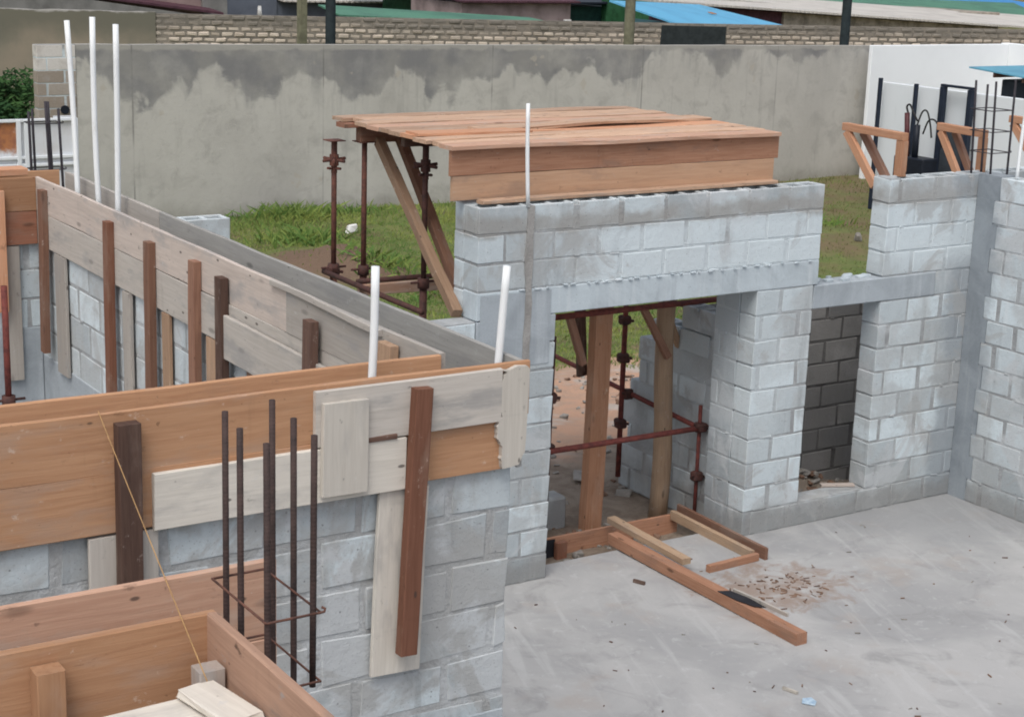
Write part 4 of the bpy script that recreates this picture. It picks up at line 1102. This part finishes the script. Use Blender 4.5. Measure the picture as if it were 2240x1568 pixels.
# ---- gate on the left
gt_ = thing('sheet_gate', (5.9, 20, -.3), 'rust stained white sheet metal gate at the left edge behind the thin dark rebars', 'gate')
mb = MB(); mb.box(4.9, 6.36, 20.0, 20.012, -.25, 2.47, .002); mb.build('panel', M['gate'], gt_)
mb = MB(); mb.box(6.36, 6.64, 20.0, 20.012, -.25, 2.50, .002); mb.build('panel', M['gate'], gt_)
for x in (5.93, 6.02, 6.62):
    mb = MB(); mb.box(x - .025, x + .025, 19.955, 19.998, -.25, 2.47, .004); mb.build('upright', M['white2'], gt_)
for z in (1.93, 2.02, .9, 2.46):
    mb = MB(); mb.box(4.9, 6.64, 19.96, 19.995, z - .018, z + .018, .004); mb.build('rail', M['white2'], gt_)

# ---- bush
random.seed(95)
bs = thing('bush', (10.7, 37.0, -.32), 'dark green bush in front of the brown rendered wall at the left edge', 'bush')
mb = MB()
for k in range(7):
    a = random.uniform(-.9, .9); mb.tube([(10.6 + a * .15, 37, -.32), (10.6 + a * .5, 37, .5), (10.6 + a * .85, 36.9 + random.uniform(-.3, .3), 1.3)], .04, 6, r1=.012)
mb.build('stems', M['bark'], bs)
mb = MB()
clumps = [(10.6 + random.gauss(0, .55), 37 + random.gauss(0, .35), random.uniform(.35, 1.55), random.uniform(.25, .45)) for _ in range(26)]
for (cx, cy, cz, r) in clumps:
    ct = random.uniform(0, .7)
    for i in range(130):
        d = Vector((random.gauss(0, 1), random.gauss(0, 1), random.gauss(0, 1))).normalized() * r * random.random() ** .4
        p = Vector((cx, cy, cz)) + d
        u = Vector((random.gauss(0, 1), random.gauss(0, 1), random.gauss(0, .6))).normalized(); w = u.orthogonal().normalized()
        s1, s2 = random.uniform(.06, .12), random.uniform(.02, .04)
        mb.add([p - u * s1, p + w * s2, p + u * s1, p - w * s2], [(0, 1, 2, 3)], None, min(1, max(0, ct + random.uniform(-.1, .3))))
mb.build('foliage', M['leaf'], bs)

# ---- poles between the two walls
def upole(label, x, y, r, m, zt=7.5):
    mb = MB(); mb.pipe((x, y, -.35), (x, y, zt), r, 12, 3, r1=r * .85); return tag(mb.build('utility_pole', M[m], None, True), label, 'pole', 'poles along the lane')
upole('dark timber pole in front of the brick wall, left of the canopy deck', 14.85, 29.6, .105, 'poledark')
upole('olive grey concrete pole in front of the brick wall, by the green kiosk', 21.95, 29.6, .12, 'olive')
upole('dark timber pole in front of the brick wall, beside the white wall', 28.2, 29.6, .12, 'poledark')
mb = MB(); mb.box(16.9, 17.08, 35.2, 35.38, -.3, 3.4, .01); tag(mb.build('gate_post', M['olive']), 'thin concrete post behind the brick wall at the upper left', 'post')

# ================================================================== HOUSES ACROSS THE LANE
def house(label, loc): return thing('house', loc, label, 'house')
def quad_roof(th, name, pts, m, t=.05):
    mb = MB(); v = [Vector(p) for p in pts]
    vs = v + [p + Vector((0, 0, t)) for p in v]
    mb.add(vs, [(3, 2, 1, 0), (4, 5, 6, 7)] + [(i, (i + 1) % 4, (i + 1) % 4 + 4, i + 4) for i in range(4)], None, .5)
    return mb.build(name, M[m], th)
def wallbox(th, name, x0, x1, y0, y1, z1, m, z0=-.3):
    mb = MB(); mb.box(x0, x1, y0, y1, z0, z1, .01); return mb.build(name, M[m], th)
# 1 pink house with a grey lean-to
h = house('faded pink rendered house behind the brown wall at the upper left', (16, 48, -.3))
wallbox(h, 'wall', 12.6, 19.0, 46, 52, 4.2, 'pinkwall'); wallbox(h, 'chimney_stack', 19.0, 19.75, 45.9, 47, 4.2, 'greywall')
quad_roof(h, 'roof', [(12.2, 45.6, 4.2), (20, 45.6, 4.2), (20, 52.4, 4.9), (12.2, 52.4, 4.9)], 'greyroof')
mb = MB(); mb.prism([(12.0, -.3), (18.55, -.3), (18.55, 2.28), (14.7, 2.78), (12.0, 2.95)], (0, 44.4, 0), (1, 0, 0), (0, 0, 1), (0, 1, 0), .2)
tag(mb.build('yard_wall', M['greywall'], origin=(15, 44.5, -.3)), 'grey yard wall with a sloping top in front of the pink house', 'wall')
quad_roof(h, 'lean_to_roof', [(14.5, 44.9, 2.86), (19.2, 44.9, 2.30), (19.2, 45.95, 2.38), (14.5, 45.95, 2.95)], 'maroon', .06)
# 2 blue-grey house with pale roof
h = house('blue grey house with a pale sheet roof and small dark window', (24, 50, -.3))
wallbox(h, 'wall', 21.0, 30.0, 50, 56, 2.43, 'bluegrey')
quad_roof(h, 'roof', [(23.2, 49.5, 2.44), (30.2, 49.5, 2.40), (29.6, 56, 2.90), (23.2, 56, 2.95)], 'paleroof')
wallbox(h, 'gable_wall', 20.7, 23.15, 49.9, 52, 3.4, 'bluegrey')
mb = MB(); mb.box(29.05, 29.6, 49.95, 49.99, 1.95, 2.25, .004); mb.build('window', M['black'], h)
mb = MB(); mb.box(26.95, 27.25, 49.93, 49.985, 2.0, 2.22, .01); mb.build('sign', M['orangespot'], h)
mb = MB(); mb.pipe((22.1, 48.9, 2.0), (22.1, 48.9, 2.35), .09, 10, r1=.05); mb.pipe((22.1, 48.9, -.3), (22.1, 48.9, 2.0), .03, 8); tag(mb.build('yard_lamp', M['whitething'], None, True), 'small white lamp head on a post before the blue grey house', 'lamp')
# 3 green house + lean-to
h = house('dark green house with a thin green lean-to roof above the brick wall', (28, 46, -.3))
wallbox(h, 'wall', 26.6, 30.6, 47, 49.3, 2.9, 'green')
quad_roof(h, 'roof', [(25.3, 46.5, 2.72), (30.5, 46.5, 2.68), (30.6, 49.6, 3.2), (25.3, 49.6, 3.2)], 'greensheet')
quad_roof(h, 'lean_to_roof', [(19.6, 38.6, 2.62), (25.6, 37.4, 2.42), (26.2, 40.0, 2.48), (20.2, 41.0, 2.75)], 'greensheet', .04)
wallbox(h, 'lean_to_wall', 20.4, 24.2, 39.2, 39.4, 2.50, 'white2')
# 4 pinkish tin shed
h = house('greyish pink tin shed with a reddish roof edge beside the dark green kiosk', (27.5, 43, -.3))
wallbox(h, 'wall', 25.8, 29.65, 43, 46, 2.76, 'pinktin')
quad_roof(h, 'roof', [(25.6, 42.7, 2.78), (29.8, 42.7, 2.78), (29.8, 46.2, 3.1), (25.6, 46.2, 3.1)], 'maroon')
mb = MB(); mb.box(29.2, 29.42, 42.6, 42.72, 1.9, 2.3, .01); tag(mb.build('sack', M['whitething']), 'small white sack hung at the corner of the pink tin shed', 'sack')
# 5 green kiosk
h = house('dark green kiosk with a lighter green corner post', (31, 44, -.3))
wallbox(h, 'wall', 29.9, 31.9, 44, 46, 2.62, 'dkgreen'); wallbox(h, 'corner_post', 31.5, 32.2, 43.7, 44.0, 3.0, 'green')
quad_roof(h, 'roof', [(29.7, 43.6, 2.72), (31.45, 43.6, 2.72), (32.3, 46.2, 2.9), (29.7, 46.2, 2.9)], 'black')
# 6 blue-roofed house
h = house('house with a bright blue sheet roof sloping over dark teal walls', (34, 44, -.3))
wallbox(h, 'wall', 31.0, 34.2, 43.6, 47, 2.15, 'teal')
quad_roof(h, 'roof', [(30.35, 42.0, 2.86), (31.6, 39.2, 2.12), (38.3, 42.9, 2.02), (37.0, 46.0, 2.56)], 'blue')
mb = MB(); mb.cbox((34.9, 42.7, 2.50), (1, .2, -.08), (-.2, 1, .2), (0, -.2, 1), (.22, .2, .02), .004); mb.build('patch', M['orangespot'], h)
# 7 maroon house with white corrugated eave and beige panel wall
h = house('maroon walled house with a pale corrugated eave and beige panels', (42, 47, -.3))
mb = MB(); mb.prism([(35.5, -.3), (41.28, -.3), (41.28, 2.34), (35.5, 2.62)], (0, 46.6, 0), (1, 0, 0), (0, 0, 1), (0, 1, 0), .2); mb.build('wall', M['maroon'], h)
mb = MB(); mb.prism([(41.29, -.3), (52, -.3), (52, 1.78), (41.29, 2.32)], (0, 46.5, 0), (1, 0, 0), (0, 0, 1), (0, 1, 0), .2); mb.build('panel_wall', M['plankwall'], h)
quad_roof(h, 'roof', [(35.0, 46.1, 2.68), (52.5, 46.1, 1.80), (54, 52, 1.95), (36, 53, 2.70)], 'paleroof', .07)
# 8 large pale roof, green roof and blue roof at the right
h = house('large pale zinc roofed shed at the upper right', (50, 52, -.3))
wallbox(h, 'wall', 47, 62, 55, 60, 1.9, 'plankwall')
quad_roof(h, 'roof', [(44.5, 54, 2.40), (58, 50.0, 1.50), (66, 56, 1.6), (50, 62, 2.35)], 'paleroof', .07)
h = house('green roofed shed behind the pale zinc roof', (60, 66, -.3))
wallbox(h, 'wall', 55, 74, 70, 76, 1.4, 'green')
quad_roof(h, 'roof', [(53.5, 66, 1.75), (72, 60, 1.05), (80, 70, 1.6), (58, 78, 1.9)], 'greensheet', .07)
mb = MB(); mb.box(60.2, 61.6, 64.2, 65.2, 1.45, 1.78, .02); tag(mb.build('roof_box', M['paleroof']), 'pale box on the green shed roof', 'box')
h = house('long strong blue sheet roof furthest back at the upper right', (70, 85, -.3))
wallbox(h, 'wall', 62, 95, 90, 96, 1.0, 'cabin')
quad_roof(h, 'roof', [(60, 80, 1.42), (95, 78, .75), (98, 100, 2.2), (62, 102, 2.4)], 'blue2', .08)

# ================================================================== CAMERA, LIGHT
f_px, pitch, roll, yaw = 3701.0, 0.2466684, 0.0324659, 0.5762371
fwd = Vector((math.sin(yaw) * math.cos(pitch), math.cos(yaw) * math.cos(pitch), -math.sin(pitch)))
r0 = Vector((math.cos(yaw), -math.sin(yaw), 0)); u0 = r0.cross(fwd)
r = r0 * math.cos(roll) + u0 * math.sin(roll); u = -r0 * math.sin(roll) + u0 * math.cos(roll)
cam = bpy.data.cameras.new('camera'); co = bpy.data.objects.new('camera', cam); COL.objects.link(co)
co.matrix_world = Matrix(((r.x, u.x, -fwd.x, 0), (r.y, u.y, -fwd.y, 0), (r.z, u.z, -fwd.z, 4.8), (0, 0, 0, 1)))
cam.sensor_width = 36; cam.lens = 36 * f_px / 2240; cam.clip_start = .1; cam.clip_end = 2000
scene.camera = co

SUN_EL, SUN_ROT = math.radians(58), math.radians(228)
w = bpy.data.worlds.new('World'); scene.world = w; w.use_nodes = True
nt = w.node_tree; bg = nt.nodes['Background']
sky = nt.nodes.new('ShaderNodeTexSky'); sky.sky_type = 'NISHITA'; sky.sun_disc = False
sky.sun_elevation = SUN_EL; sky.sun_rotation = SUN_ROT; sky.air_density = 1.0; sky.dust_density = 4.0; sky.ozone_density = 1.0
hs = nt.nodes.new('ShaderNodeHueSaturation'); hs.inputs['Saturation'].default_value = .5
nt.links.new(sky.outputs[0], hs.inputs['Color']); nt.links.new(hs.outputs[0], bg.inputs['Color'])
bg.inputs['Strength'].default_value = .12
sl = bpy.data.lights.new('sun', 'SUN'); sl.energy = 1.0; sl.angle = math.radians(30); sl.color = (1, .97, .92)
so = bpy.data.objects.new('sun', sl); COL.objects.link(so)
# sun_rotation is measured from +Y towards +X
d = Vector((math.sin(SUN_ROT) * math.cos(SUN_EL), math.cos(SUN_ROT) * math.cos(SUN_EL), math.sin(SUN_EL)))
so.rotation_euler = d.to_track_quat('Z', 'Y').to_euler()
scene.view_settings.view_transform = 'Standard'; scene.view_settings.look = 'None'
scene.view_settings.exposure = 0.4; scene.view_settings.gamma = 1
scene.render.resolution_x, scene.render.resolution_y = 1024, 716
scene.cycles.use_denoising = True
scene.cycles.filter_width = 1.9
scene.cycles.max_bounces = 6
